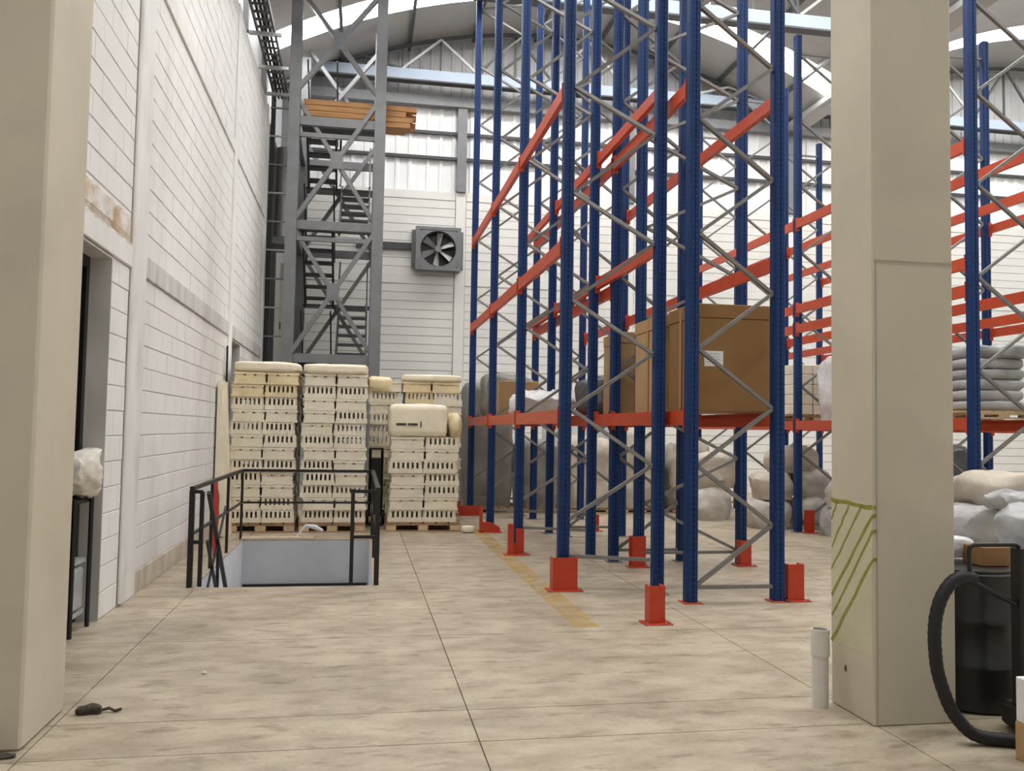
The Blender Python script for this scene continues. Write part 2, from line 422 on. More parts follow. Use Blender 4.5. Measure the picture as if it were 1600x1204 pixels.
rbar('return_post', (-0.05, 8.19, 0.005), (-0.05, 8.19, H), 0.035)
rbar('return_rail', (-0.05, 8.19, H - 0.02), (xr - 0.02, 8.19, H - 0.02), 0.03)
rbar('return_rail', (-0.05, 8.19, 0.44), (xr - 0.02, 8.19, 0.44), 0.03)
rbar('return_post', (xl + 0.085, 8.19, 0.005), (xl + 0.085, 8.19, H - 0.03), 0.035)
rbar('return_rail', (xl + 0.02, 8.19, H - 0.03), (xl + 0.09, 8.19, H - 0.03), 0.03)
rbar('return_rail', (xl + 0.02, 8.19, 0.40), (xl + 0.09, 8.19, 0.40), 0.03)
hr = thing('stair_handrail', 'black sloping handrail descending on the left inside of the opening', 'handrail', (px0 + 0.06, 8.9, -0.3))
B().bar((px0 + 0.1, 8.25, 0.84), (px0 + 0.1, 9.6, -0.35), 0.035, 0.035).build('top_rail', 'black', hr)
B().bar((px0 + 0.1, 8.25, 0.40), (px0 + 0.1, 9.25, -0.5), 0.025, 0.025).build('mid_rail', 'black', hr)
B().bar((px0 + 0.1, 8.9, -0.62), (px0 + 0.1, 8.9, 0.28), 0.03).build('baluster', 'black', hr)
B().bar((px0 + 0.1, 9.55, -1.18), (px0 + 0.1, 9.55, -0.30), 0.03).build('baluster', 'black', hr)
B().bar((px0 + 0.1, 8.25, -0.1), (px0 + 0.1, 9.3, 0.62), 0.02).build('brace', 'black', hr)
mb = B(); mb.blob((px0 - 0.13, 10.15, 0.42), (0.05, 0.13, 0.84), 8, 3.5, 0.03, 5, 4, True)
tag(mb.build('red_sheet', 'red_sheet'), 'red folded plastic sheet standing behind the left railing', 'sheet')

# ------------------------------------------------------------------ left wall
WT = 0.15
def wall_rects(y0, y1, z0, z1, holes):
    return [(a, b, c, d) for r in [(y0, y1, z0, z1)] for (a, b, c, d) in cut(r, holes)]
def cut(r, holes):
    rs = [r]
    for h in holes: rs = [q for t in rs for q in sub_rect(t, h)]
    return rs
DOORS = [(5.35, 6.87, -1, 2.71), (12.95, 13.85, -1, 2.71)]
mb = B()
for (a, b, c, d) in cut((4.8, 16.8, 0, 7.5), DOORS): mb.box(WX - WT, WX - 0.006, a, b, c, d)
wl = struct('wall_left', mb, 'mortar', 'white painted concrete block wall along the left side', 'wall')
PIL = [(7.43, 7.84), (12.6, 12.9), (16.5, 16.8)]
BAND = [(2.71, 2.90), (5.33, 5.50)]
for (a, b) in PIL:
    B().cbox(WX - 0.1, WX + 0.02, a, b, 0, 7.5, 0.006).build('pilaster', 'render', wl)
B().tube([(WX + 0.012, 7.39, 0.02), (WX + 0.012, 7.39, 7.4)], 0.016, 8).build('conduit', 'render', wl)
for (z0, z1) in BAND:
    for (a, b) in ((4.85, 7.37), (7.84, 12.6), (12.9, 16.5)):
        lo = z0
        o = B().cbox(WX - 0.05, WX + 0.022, a, b, lo, z1, 0.006).build('tie_beam', 'render' if (a < 6 or z0 > 4) else 'dusty', wl)
o = B().box(WX, WX + 0.0235, 5.9, 7.33, 2.88, 3.10).build('water_stain', 'rust', wl); o['label'] = 'ochre water stain above the door lintel'
for (a, b) in ((7.84, 12.6), (13.85, 16.5)):
    B().cbox(WX - 0.05, WX + 0.012, a, b, 0.0, 0.19, 0.004).build('plinth', 'plinth', wl)
# the blocks
blocks = []
def block_panel(a, b, z0, z1):
    n = int(round((z1 - z0) / 0.2)); hh = (z1 - z0) / n
    for i in range(n):
        off = 0.0 if i % 2 == 0 else 0.2
        y = a - off
        while y < b - 0.02:
            y0 = max(a, y); y1 = min(b, y + 0.4); y += 0.4
            if y1 - y0 < 0.04: continue
            blocks.append((y0 + 0.0016, y1 - 0.0016, z0 + i * hh + 0.005, z0 + (i + 1) * hh - 0.005))
block_panel(6.87, 7.36, 0.0, 2.71)
block_panel(4.85, 7.36, 2.96, 5.33); block_panel(4.85, 7.36, 5.50, 7.5)
block_panel(7.84, 12.6, 0.19, 2.71); block_panel(7.84, 12.6, 2.90, 5.33); block_panel(7.84, 12.6, 5.50, 7.5)
block_panel(13.85, 16.5, 0.19, 2.71); block_panel(12.9, 16.5, 2.90, 5.33); block_panel(12.9, 16.5, 5.50, 7.5)
def seen(bk):
    y = (bk[0] + bk[1]) / 2; z = (bk[2] + bk[3]) / 2
    return y > 5.75 and (z - 1.45) / y < 0.505
vis = sorted([b for b in blocks if seen(b)], key=lambda b: b[0])
one = set(vis[:300])
rest = B()
for b in blocks:
    c = rnd.uniform(-0.0022, 0.0022)
    if b in one: B().cbox(WX - 0.03, WX + c, b[0], b[1], b[2], b[3], 0.003).build('concrete_block', 'block', wl)
    else: rest.box(WX - 0.03, WX + c, *b)
o = rest.build('block_field', 'block', wl); o['kind'] = 'stuff'
# doors and what is behind
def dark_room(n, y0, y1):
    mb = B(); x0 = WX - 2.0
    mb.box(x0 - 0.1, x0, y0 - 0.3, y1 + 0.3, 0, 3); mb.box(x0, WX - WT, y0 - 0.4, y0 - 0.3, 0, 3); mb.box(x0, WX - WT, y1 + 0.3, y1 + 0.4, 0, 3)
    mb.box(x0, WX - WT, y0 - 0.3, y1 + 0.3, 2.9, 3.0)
    return struct(n, mb, 'dark_room', 'room painted dark as unlit beyond the doorway in the left wall' if n.endswith('1') else 'room painted dark as unlit beyond the far doorway', 'wall')
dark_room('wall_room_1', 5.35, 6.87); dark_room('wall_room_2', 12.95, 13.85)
def door_reveal(n, y0, y1, lab):
    mb = B(); t = 0.015
    mb.box(WX - WT, WX + 0.004, y1 - t, y1 + 0.0, 0, 2.70); mb.box(WX - WT, WX + 0.004, y0, y0 + t, 0, 2.70); mb.box(WX - WT, WX + 0.004, y0 + t, y1 - t, 2.685, 2.70)
    d = struct(n, mb, 'dusty', lab, 'door')
    B().box(WX - WT - 0.05, WX - WT, y1 - 0.09, y1 - t, 0, 2.68).build('door_frame', 'black', d)
    B().box(WX - WT - 0.05, WX - WT, y0 + t, y0 + 0.09, 0, 2.68).build('door_frame', 'black', d)
    B().box(WX - WT - 0.05, WX - WT, y0 + 0.09, y1 - 0.09, 2.60, 2.68).build('door_frame', 'black', d)
    B().box(WX - WT - 0.10, WX - WT - 0.055, y1 - 0.16, y1 - 0.10, 0.02, 2.6).build('door_leaf_edge', 'black', d)
    return d
door_reveal('door_1', 5.35, 6.87, 'doorway beside the left foreground pillar'); door_reveal('door_2', 12.95, 13.85, 'dark doorway behind the crate stacks')
# trolley with a white sack in the first doorway
tr = thing('trolley', 'black framed trolley standing in the near doorway', 'trolley', (WX - 0.12, 6.55, 0))
for (x, y) in ((WX - 0.2, 6.68), (WX - 0.02, 6.68), (WX - 0.2, 6.3), (WX - 0.02, 6.3)):
    B().tube([(x, y, 0.0), (x, y, 0.93)], 0.016, 8).build('leg', 'black', tr)
for z in (0.12, 0.48, 0.9):
    B().box(WX - 0.185, WX - 0.035, 6.29, 6.69, z - 0.012, z + 0.012).build('shelf', 'film' if z < 0.8 else 'black', tr)
B().cbox(WX - 0.18, WX - 0.04, 6.32, 6.64, 0.14, 0.44, 0.02).build('bin', 'film', tr)
mb = B(); mb.blob((WX - 0.07, 6.60, 1.10), (0.22, 0.56, 0.34), 14, 2.6, 0.06, 5, 2)
tag(mb.build('sack', 'white_cloth'), 'crumpled white cloth sack piled on the doorway trolley', 'sack')
# board leaning on wall
tag(B().add([(WX + 0.025, 11.75, 0.03), (WX + 0.19, 11.75, 0.0), (WX + 0.19, 12.3, 0.0), (WX + 0.025, 12.3, 0.03), (WX + 0.025, 11.75, 2.02), (WX + 0.07, 11.75, 2.04), (WX + 0.07, 12.3, 2.04), (WX + 0.025, 12.3, 2.02)],
    [(3, 2, 1, 0), (4, 5, 6, 7), (0, 1, 5, 4), (1, 2, 6, 5), (2, 3, 7, 6), (3, 0, 4, 7)]).build('foam_board', 'foam'), 'tall cream foam board leaning on the white wall behind the railing', 'board')
tag(B().tube([(WX + 0.05, 12.42, 0), (WX + 0.03, 12.42, 2.55)], 0.014, 8).build('pole', 'black'), 'thin black pole upright between the cream board and crates', 'pole')

# ------------------------------------------------------------------ far wall
mb = B().box(-6, 18.4, FAR, FAR + 0.2, 0, 7.0)
wf = struct('wall_far', mb, 'mortar', 'far end wall of white blockwork with ribbed sheets above', 'wall')
FC = [-1.9, 2.19, 6.3, 10.5, 14.7, 18.3]
for i in range(len(FC) - 1):
    a, b = FC[i] + 0.13, FC[i + 1] - 0.13
    for k in range(35):
        z0 = k * 0.2
        if k in (24, 34): continue
        B().box(a + 0.004, b - 0.004, FAR - 0.02 + rnd.uniform(-.002, .002), FAR + 0.01, z0 + 0.007, z0 + 0.193).build('block_course', 'far_block', wf)
    for z0 in (4.8, 6.8):
        B().cbox(a, b, FAR - 0.035, FAR + 0.01, z0, z0 + 0.2, 0.006).build('tie_beam', 'far_block', wf)
for i, x in enumerate(FC):
    B().cbox(x - 0.12, x + 0.12, FAR - 0.05, FAR + 0.01, 0, 7.0, 0.01).build('column', 'far_block', wf)
    B().box(x - 0.11, x + 0.11, FAR - 0.12, FAR + 0.06, 7.0, 9.0).build('steel_post', 'steel', wf)
def ribbed(x0, x1, y, z0f, z1f, pitch=0.3):
    mb = B(); pts = []; x = x0
    while x < x1 - 1e-6:
        for dx, dy in ((0, 0), (pitch * 0.62, 0), (pitch * 0.70, -0.03), (pitch * 0.92, -0.03)):
            if x + dx < x1: pts.append((x + dx, y + dy))
        x += pitch
    pts.append((x1, y))
    vs = []; fs = []
    for (a, b) in pts: vs += [(a, b, z0f(a)), (a, b, z1f(a)), (a, b + 0.02, z0f(a)), (a, b + 0.02, z1f(a))]
    n = len(pts)
    for i in range(n - 1):
        p = 4 * i; q = p + 4
        fs += [(p, q, q + 1, p + 1), (q + 2, p + 2, p + 3, q + 3), (p + 1, q + 1, q + 3, p + 3), (q, p, p + 2, q + 2)]
    fs += [(0, 1, 3, 2), (4 * n - 4, 4 * n - 2, 4 * n - 1, 4 * n - 3)]
    return mb.add(vs, fs)
for i in range(len(FC) - 1):
    n = 4; w = (FC[i + 1] - FC[i]) / n
    for k in range(n):
        a = FC[i] + k * w
        ribbed(a, a + w - 0.004, FAR + 0.08, lambda x: 7.0, lambda x: 9.25).build('ribbed_sheet', 'sheet', wf)
    for z in (7.8, 8.4):
        B().box(FC[i] + 0.11, FC[i + 1] - 0.11, FAR - 0.03, FAR + 0.04, z - 0.035, z + 0.035).build('girt', 'dark_steel', wf)
    B().box(FC[i] + 0.002, FC[i + 1] - 0.002, FAR - 0.16, FAR + 0.05, 9.0, 9.22).build('girder', 'steel', wf)
V2 = lambda x: vault(x, 17.0, 11.2, 0.0482) if x > 10.5 else vault(x)
a = -2.0
while a < 18.3:
    b = min(a + 1.0, 18.4)
    ribbed(a, b - 0.003, FAR + 0.08, lambda x: 9.26, lambda x: max(9.3, V2(x) + 0.02), 0.25).build('ribbed_sheet', 'gable', wf); a = b
# fan
fan = thing('wall_fan', 'grey square extractor fan high on the far white wall', 'fan', (1.66, FAR - 0.2, 5.05))
fx, fz, fy = 1.66, 5.59, FAR - 0.06
mb = B()
for (x0, x1, z0, z1) in ((-.52, .52, .43, .50), (-.52, .52, -.50, -.43), (-.52, -.43, -.43, .43), (.43, .52, -.43, .43)):
    mb.box(fx + x0, fx + x1, fy - 0.28, fy, fz + z0, fz + z1)
mb.build('housing', 'steel', fan)
mb = B(); n = 28; vs = []; fs = []
for j in range(n):
    t = 2 * math.pi * j / n; c, s_ = math.cos(t), math.sin(t); m_ = max(abs(c), abs(s_))
    for (r, y) in ((0.41, fy - 0.27), (0.46 / m_, fy - 0.27), (0.41, fy - 0.05)): vs.append((fx + r * c, y, fz + r * s_))
for j in range(n):
    k = (j + 1) % n; fs += [(3 * j, 3 * j + 1, 3 * k + 1, 3 * k), (3 * j, 3 * k, 3 * k + 2, 3 * j + 2)]
mb.add(vs, fs).build('inlet_ring', 'steel', fan)
B().box(fx - .43, fx + .43, fy - 0.045, fy - 0.03, fz - .43, fz + .43).build('back_plate', 'black', fan)
for j in range(6):
    t = 2 * math.pi * j / 6 + 0.35; mb = B()
    ux, uz = math.cos(t), math.sin(t); vx, vz = -uz, ux
    def P(r, w, y): return (fx + ux * r + vx * w, y, fz + uz * r + vz * w)
    mb.add([P(.06, -.03, fy - .20), P(.06, .03, fy - .14), P(.38, .10, fy - .12), P(.38, -.05, fy - .22), P(.06, -.03, fy - .19), P(.06, .03, fy - .13), P(.38, .10, fy - .11), P(.38, -.05, fy - .21)],
           [(3, 2, 1, 0), (4, 5, 6, 7), (0, 1, 5, 4), (1, 2, 6, 5), (2, 3, 7, 6), (3, 0, 4, 7)]).build('blade', 'duct', fan)
B().tube([(fx, fy - .25, fz), (fx, fy - .06, fz)], 0.075, 14).build('hub', 'steel', fan)
for sx in (-1, 1): B().box(fx + sx * .56 - .04, fx + sx * .56 + .04, fy - .04, fy + .02, fz - .42, fz + .46).build('side_flange', 'steel', fan)
tag(B().box(-0.2, fx - .6, FAR - 0.09, FAR - 0.036, 5.58, 5.74).build('cable_duct', 'dark_steel'), 'dark flat duct running from tower to wall fan', 'duct')

# ------------------------------------------------------------------ roof
def roof_strip(x0, x1, y0, y1, fn, t=0.05, n=20):
    mb = B(); vs = []; fs = []
    for i in range(n + 1):
        x = x0 + (x1 - x0) * i / n; z = fn(x)
        vs += [(x, y0, z), (x, y1, z), (x, y0, z + t), (x, y1, z + t)]
    for i in range(n):
        p = 4 * i; q = p + 4
        fs += [(p, p + 1, q + 1, q), (p + 2, q + 2, q + 3, p + 3), (p, q, q + 2, p + 2), (p + 1, p + 3, q + 3, q + 1)]
    fs += [(0, 2, 3, 1), (4 * n, 4 * n + 1, 4 * n + 3, 4 * n + 2)]
    mb.smooth = True
    return mb.add(vs, fs)
SKY = [(2.1, 2.8), (7.1, 8.1), (12.2, 13.1), (17.2, 18.0)]  # strips before the last are unseen; the nearest is sized for foreground light
roof = struct('ceiling', B().bar((10.5, -4, 9.12), (10.5, FAR, 9.12), 0.5, 0.12), 'roof', 'grey curved sheet metal roof with translucent strips', 'roof')
V1 = vault
for nm, x0, x1, fn in (('left', -2.1, 10.5, V1), ('right', 10.5, 18.4, V2)):
    y = -4.0
    for (a, b) in SKY + [(FAR + 0.2, FAR + 0.2)]:
        k = max(1, int(round((a - y) / 1.05))); w = (a - y) / k
        for i in range(k): roof_strip(x0, x1, y + i * w, y + (i + 1) * w - 0.006, fn).build('roof_sheet', 'roof', roof)
        if b > a:
            o = roof_strip(x0, x1, a, b, fn, 0.012).build('translucent_sheet', 'skylight', roof); o['label'] = 'translucent daylight strip in the roof'
        y = b
# clerestory above the left wall
o = struct('wall_left_clerestory', B().box(WX - 0.12, WX - 0.06, -4, FAR, 7.5, 9.22), 'sheet', 'white sheeting between left wall and roof', 'wall')
for y in (6, 8.5, 11, 13.5, 16): B().box(WX - 0.06, WX + 0.02, y - 0.06, y + 0.06, 7.5, 9.2).build('steel_post', 'steel', o)
# left wall continues beyond the block wall end and before the pillar
struct('wall_left_end', B().box(WX - 0.35, WX - 0.10, 16.8, FAR, 0, 7.5), 'dark_room', 'recess wall painted dark as unlit behind the stair tower', 'wall')
struct('wall_left_near', B().box(WX - WT, WX, -4, 4.2, 0, 7.5), 'render', 'white wall beside the camera', 'wall')

def truss(y, x0, x1, fn, zb, n, lab):
    t = thing('roof_truss', lab, 'truss', ((x0 + x1) / 2, y, zb))
    B().box(x0, x1, y - 0.09, y + 0.09, zb, zb + 0.24).build('bottom_chord', 'blue_steel', t)
    B().box(x0, x1, y - 0.11, y + 0.11, zb - 0.035, zb - 0.002).build('bottom_flange', 'dark_steel', t)
    mb = B(); k = 24
    pts = [(x0 + (x1 - x0) * i / k) for i in range(k + 1)]
    mb.tube([(x, y, fn(x) - 0.10) for x in pts], 0.05, 6); mb.smooth = False
    mb.build('top_chord', 'dark_steel', t)
    w = (x1 - x0) / n
    for i in range(n):
        xa, xm, xb = x0 + i * w, x0 + (i + .5) * w, x0 + (i + 1) * w
        za, zm, zc = fn(xa) - .12, fn(xm) - .12, fn(xb) - .12
        m_ = ('lit_web', 'dark_steel')  # alternate bars painted as lit and shaded steel
        B().bar((xa, y - 0.03, za), (xm, y - 0.03, zb + .24), 0.05).build('web_bar', m_[i % 2], t)
        B().bar((xm, y - 0.03, zb + .24), (xb, y - 0.03, zc), 0.05).build('web_bar', m_[(i + 1) % 2], t)
        if i: B().bar((xa, y + 0.03, zb + .24), (xa, y + 0.03, za), 0.04).build('hanger', 'dark_steel', t)
        B().bar((xm, y + 0.03, zb + .24), (xm, y + 0.03, zm), 0.04).build('hanger', 'dark_steel', t)
truss(19.55, -1.9, 10.4, V1, 9.42, 7, 'pale blue roof truss along the far gable wall')
truss(14.5, -1.75, 10.4, V1, 8.95, 7, 'pale blue roof truss crossing above the racks')
truss(9.5, -1.75, 10.4, V1, 8.95, 7, 'pale blue roof truss nearest the camera overhead')
truss(19.55, 10.6, 18.2, V2, 9.42, 4, 'roof truss at the far right bay behind the pillar')
for k, x in enumerate((-0.6, 0.9, 2.4, 3.9, 5.4, 6.9, 8.4, 9.7)):
    tag(B().box(x - 0.035, x + 0.035, -3.9, FAR - 0.1, vault(x) - 0.098, vault(x) - 0.02).build('purlin', 'dark_steel'),
        'dark purlin under the curved roof, number %s from the left wall' % ('one two three four five six seven eight'.split()[k]), 'purlin', 'roof purlins')

# ------------------------------------------------------------------ foreground pillars
mb = B().cbox(-2.0, -1.44, 4.2, 4.77, 0, 9.3, 0.012)
struct('pillar', mb, 'pillar', 'beige painted pillar at the left edge', 'pillar')
pr = struct('pillar', B().cbox(2.57, 3.03, 4.02, 4.42, 0, 9.0, 0.008), 'pillar', 'beige painted pillar with lime stripes at the right', 'pillar')
B().box(2.578, 3.025, 4.0165, 4.02, 2.352, 2.36).build('seam', 'seam', pr)
B().box(2.586, 2.591, 4.0165, 4.02, 0.0, 2.352).build('seam', 'seam', pr)
XP = 2.57
B().box(XP - 0.0015, XP, 4.03, 4.415, 0.34, 1.105).build('painted_field', 'limewash', pr)
def stripe(y0, z0, y1, z1, w=0.026):
    mb = B(); p = Vector((XP - 0.0025, y0, z0)); q = Vector((XP - 0.0025, y1, z1)); k = 7; vs = []; fs = []
    d = (q - p).normalized(); nn = Vector((0, -d.z, d.y))
    for i in range(k + 1):
        c = p.lerp(q, i / k) + nn * rnd.uniform(-.004, .004); ww = w / 2 * rnd.uniform(.75, 1.2)
        for s_ in (-1, 1):
            for x in (0, 0.002): vs.append(c + nn * ww * s_ + Vector((x, 0, 0)))
    for i in range(k):
        a = 4 * i; b = a + 4
        fs += [(a, b, b + 2, a + 2), (a + 1, a + 3, b + 3, b + 1), (a, a + 1, b + 1, b), (a + 2, b + 2, b + 3, a + 3)]
    fs += [(0, 2, 3, 1), (4 * k, 4 * k + 1, 4 * k + 3, 4 * k + 2)]
    mb.add(vs, fs).build('lime_stripe', 'lime', pr)
stripe(4.415, 1.098, 4.03, 1.088, 0.022)
stripe(4.36, 1.09, 4.412, 0.99, 0.013)
stripe(4.24, 1.085, 4.412, 0.84, 0.013)
stripe(4.13, 1.08, 4.412, 0.72, 0.013)
stripe(4.025, 1.05, 4.412, 0.58, 0.017)
stripe(4.025, 0.97, 4.412, 0.47, 0.015)
stripe(4.025, 0.83, 4.412, 0.335, 0.018)
for (y, z) in ((1.0, 1.09), (1.0, 1.05), (1.0, 0.97), (1.0, 0.83)):
    B().cbox(2.569, 2.588, 4.0165, 4.0195, z - 0.009, z + 0.009, 0.001).build('lime_stripe', 'lime', pr)
B().box(XP - 0.002, XP, 4.27, 4.285, 0.205, 0.235).build('socket_hole', 'black', pr)

pp = thing('pipe_stub', 'white PVC pipe stub standing against the right pillar', 'pipe', (2.47, 4.36, 0))
B().lathe([(0.043, 0.0), (0.043, 0.30)], (2.47, 4.36), 24).build('pipe', 'pvc', pp)
B().lathe([(0.049, 0.27), (0.049, 0.41), (0.041, 0.41), (0.041, 0.31)], (2.47, 4.36), 24, False).build('coupling', 'pvc', pp)
B().lathe([(0.0405, 0.385), (0.0405, 0.39)], (2.47, 4.36), 24).build('opening', 'black', pp)  # black disc paints the shade inside the open pipe

mb = B(); mb.blob((-1.30, 4.70, 0.02), (0.13, 0.07, 0.05), 7, 2.5, 0.018, 14, 5, True)
rg = tag(mb.build('debris', 'debris'), 'dark crumpled scrap of debris lying by the left pillar', 'debris')
B().tube([(-1.25, 4.70, 0.012), (-1.21, 4.71, 0.02), (-1.18, 4.70, 0.008), (-1.15, 4.71, 0.014)], 0.008, 6).build('tail', 'debris', rg)
mb = B(); mb.blob((-1.56, 4.13, 0.008), (0.26, 0.06, 0.02), 7, 3, 0.012, 16, 8, True)
tag(mb.build('debris', 'debris'), 'flat brown debris strip at the foot of the left pillar', 'debris')
tag(B().blob((-0.86, 5.35, 0.008), (0.03, 0.02, 0.016), 4, 2.2, 0.004, 40, 2).build('pebble', 'film_white'), 'tiny pale pebble on the floor before the railing', 'pebble')

# ------------------------------------------------------------------ racks
UW, UD = 0.105, 0.095
def upright_mesh(h):
    w, d = UW / 2, UD / 2
    poly = [(-w, -d + 0.02), (-w + 0.012, -d), (-0.012, -d), (-0.008, -d + 0.008), (0.008, -d + 0.008), (0.012, -d), (w - 0.012, -d), (w, -d + 0.02),
            (w, d), (w - 0.03, d), (w - 0.03, d - 0.012), (-w + 0.03, d - 0.012), (-w + 0.03, d), (-w, d)]
    return B().prism(poly, 0.008, h).mesh('upright', 'blue')
def plate_mesh(m): return B().cbox(-0.085, 0.085, -0.08, 0.08, 0.0, 0.009, 0.002).mesh('base_plate', m)
PLATE = plate_mesh('galv'); PLATE_R = plate_mesh('red')
def brace_mesh(p, q):
    mb = B(); mb.bar(p, q, 0.03, 0.042, (0, 1, 0)); return mb.mesh('brace', 'galv')
def beam_mesh(L):
    # stepped box beam running along y, length L, outer face towards -x
    poly = [(-0.03, -0.065), (0.02, -0.065), (0.02, 0.03), (0.005, 0.03), (0.005, 0.065), (-0.03, 0.065)]
    return B().prism(poly, 0.055, L - 0.055, 'y').mesh('beam', 'red')
CONN = None
def rack(name, label, X0, X1, planes, H, levels, lowZ=0.12, startL=True, pitch=0.51, skew=0.0, red_plate=(), group='pallet racks', skip=(), plate=True, j0=0, strutZ=None):
    global CONN
    if CONN is None: CONN = B().cbox(-0.034, 0.022, -0.006, 0.006, -0.11, 0.10, 0.002).mesh('connector', 'red')
    root = thing(name, label, 'rack', ((X0 + X1) / 2, planes[0], 0), group)
    um = upright_mesh(H)
    ymap = {}
    w = X1 - X0
    sa = UW / 2
    n = int((H - lowZ - 0.15) / pitch)
    dR = (sa, 0, 0), (w - sa, 0, pitch); dL = (w - sa, 0, 0), (sa, 0, pitch)
    def sk(p): return (p[0], p[1] + skew * p[0] / w, p[2])
    bR = brace_mesh(sk(dR[0]), sk(dR[1])); bL = brace_mesh(sk(dL[0]), sk(dL[1]))
    bH = brace_mesh(sk((sa, 0, 0)), sk((w - sa, 0, 0)))
    for i, y in enumerate(planes):
        for k, x in enumerate((X0, X1)):
            u = inst('upright', um, (x, y + (skew if k else 0), 0), root)
            if plate: inst('base_plate', PLATE_R if (i, k) in red_plate else PLATE, (x, y + (skew if k else 0), 0), u)
        inst('strut', bH, (X0, y, strutZ or lowZ), root)
        inst('strut', bH, (X0, y, lowZ + n * pitch + 0.06), root)
        for j in range(j0, n):
            right = (j % 2 == 0) == startL
            inst('brace', bR if right else bL, (X0, y, lowZ + 0.02 + j * pitch), root)
    for i in range(len(planes) - 1):
        L = planes[i + 1] - planes[i]
        bm = beam_mesh(L)
        for (side, z, bays) in levels:
            if i not in bays: continue
            x = X0 - 0.03 if side == 0 else X1 + 0.03
            ang = 0.0 if side == 0 else math.pi
            yy = planes[i] + (skew if side else 0)
            if side == 0:
                b = inst('beam', bm, (x, yy, z), root)
                b2 = [(x, yy + 0.048, z), (x, yy + L - 0.048, z)]
            else:
                b = inst('beam', bm, (x, yy + L, z), root, math.pi)
                b2 = [(x, yy + 0.048, z), (x, yy + L - 0.048, z)]
            for p in b2:
                c = bpy.data.objects.new('connector', CONN); col.objects.link(c); c.parent = b
                loc = Vector(p) - WPOS[b]
                if ang: loc = Vector((-loc.x, -loc.y, loc.z))
                c.location = loc; WPOS[c] = Vector(p)
    return root
ALL = (0, 1, 2, 3, 4)
R1 = [7.87, 10.17, 12.42, 14.75]
rack('pallet_rack', 'blue and red pallet rack nearest the aisle with yellow floor line', 1.88, 2.68, R1, 9.2,
     [(0, 1.585, ALL), (1, 1.585, ALL), (0, 3.19, ALL), (1, 3.19, ALL), (0, 4.68, ALL), (1, 4.68, ALL)], lowZ=0.11, startL=False, skew=-0.33, j0=1, strutZ=0.30, group='pallet racks along the hall')
R2 = [7.12, 9.42, 11.7, 14.0]
rack('pallet_rack', 'blue and red pallet rack carrying the large brown cartons', 2.83, 3.63, R2, 9.2,
     [(0, 1.585, ALL), (1, 1.585, ALL), (1, 3.0, ALL), (0, 3.05, (1, 2)), (0, 4.5, ALL), (1, 4.5, (0, 1))], lowZ=0.13, startL=True, red_plate=((0, 0), (0, 1)), group='pallet racks along the hall')
R3 = [8.3, 10.2, 12.1, 14.05, 16.0]
rack('pallet_rack', 'blue and red pallet rack passing behind the right foreground pillar', 6.5, 7.3, R3, 7.6,
     [(0, 1.6, ALL), (1, 1.6, ALL), (0, 3.05, ALL), (1, 3.05, ALL), (0, 3.35, ALL), (0, 4.65, ALL), (1, 4.65, ALL)], group='pallet racks along the hall')
R4 = [9.3, 11.7, 14.1, 16.6]
rack('pallet_rack', 'farthest blue and red pallet rack beyond the sack piles', 8.6, 9.4, R4, 7.6,
     [(0, 1.6, ALL), (1, 1.6, ALL), (0, 3.05, ALL), (1, 3.05, ALL), (0, 4.65, ALL), (1, 4.65, ALL)], group='pallet racks along the hall')
fr = rack('rack_frame', 'single blue upright frame crossing behind the brown cartons', 3.03, 4.22, [9.13], 8.6, [], lowZ=0.14, startL=False)
del fr['group']
# white location tags on the right rack's beams
for (y, z) in ((8.75, 1.60), (8.75, 4.65), (8.75, 3.05)):
    ro = [o for o in bpy.data.objects if o.get('label', '').endswith('right foreground pillar') and o.type == 'EMPTY'][0]
    B().box(6.431, 6.4395, y - 0.07, y + 0.07, z - 0.035, z + 0.045).build('location_tag', 'paper', ro)

def guard(x, y, w, d, h, face, lab, t=0.012):
    """folded steel upright guard; face: which sides stand ('f' front, 'l','r')"""
    g = thing('upright_guard', lab, 'guard', (x, y, 0), 'red upright guards')
    mb = B(); hw = w / 2
    if 'f' in face: mb.box(x - hw, x + hw, y - t, y, 0.008, h)
    if 'l' in face: mb.box(x - hw, x - hw + t, y, y + d, 0.008, h)
    if 'r' in face: mb.box(x + hw - t, x + hw, y, y + d, 0.008, h)
    if 'c' in face:
        mb.box(x - hw - 0.03, x - hw + 0.004, y + 0.035, y + 0.035 + t, 0.008, h); mb.box(x + hw - 0.004, x + hw + 0.03, y + 0.035, y + 0.035 + t, 0.008, h)
    mb.build('plate', 'guard', g)
    B().cbox(x - hw - 0.05, x + hw + 0.05, y - 0.06, y + d, 0.0, 0.009, 0.002).build('foot', 'guard', g)
    for sx in (-1, 1): B().lathe([(0.012, 0.009), (0.012, 0.02), (0.006, 0.022)], (x + sx * (hw + 0.025), y - 0.035), 8).build('bolt', 'galv', g)
guard(1.87, 7.74, 0.23, 0.12, 0.30, 'flr', 'tall red guard at the aisle corner upright beside the yellow line')
guard(2.258, 6.36, 0.125, 0.10, 0.285, 'flr', 'red guard nearest the camera, standing at the rack end')
guard(3.79, 7.10, 0.15, 0.10, 0.32, 'flr', 'red guard on the right of the nearest rack end by pillar')
mb = thing('upright_guard', 'red U shaped guard at the second aisle upright', 'guard', (1.80, 10.02, 0), 'red upright guards')
B().box(1.73, 1.79, 9.98, 10.06, 0.009, 0.36).build('plate', 'guard', mb); B().box(1.835, 1.93, 10.06, 10.075, 0.009, 0.30).build('plate', 'guard', mb)
B().box(1.79, 1.835, 10.06, 10.072, 0.009, 0.13).build('plate', 'guard', mb); B().cbox(1.68, 1.98, 9.94, 10.09, 0, 0.009, 0.002).build('foot', 'guard', mb)
mb = thing('upright_guard', 'red wedge footed guard at the third aisle upright', 'guard', (1.80, 12.2, 0), 'red upright guards')
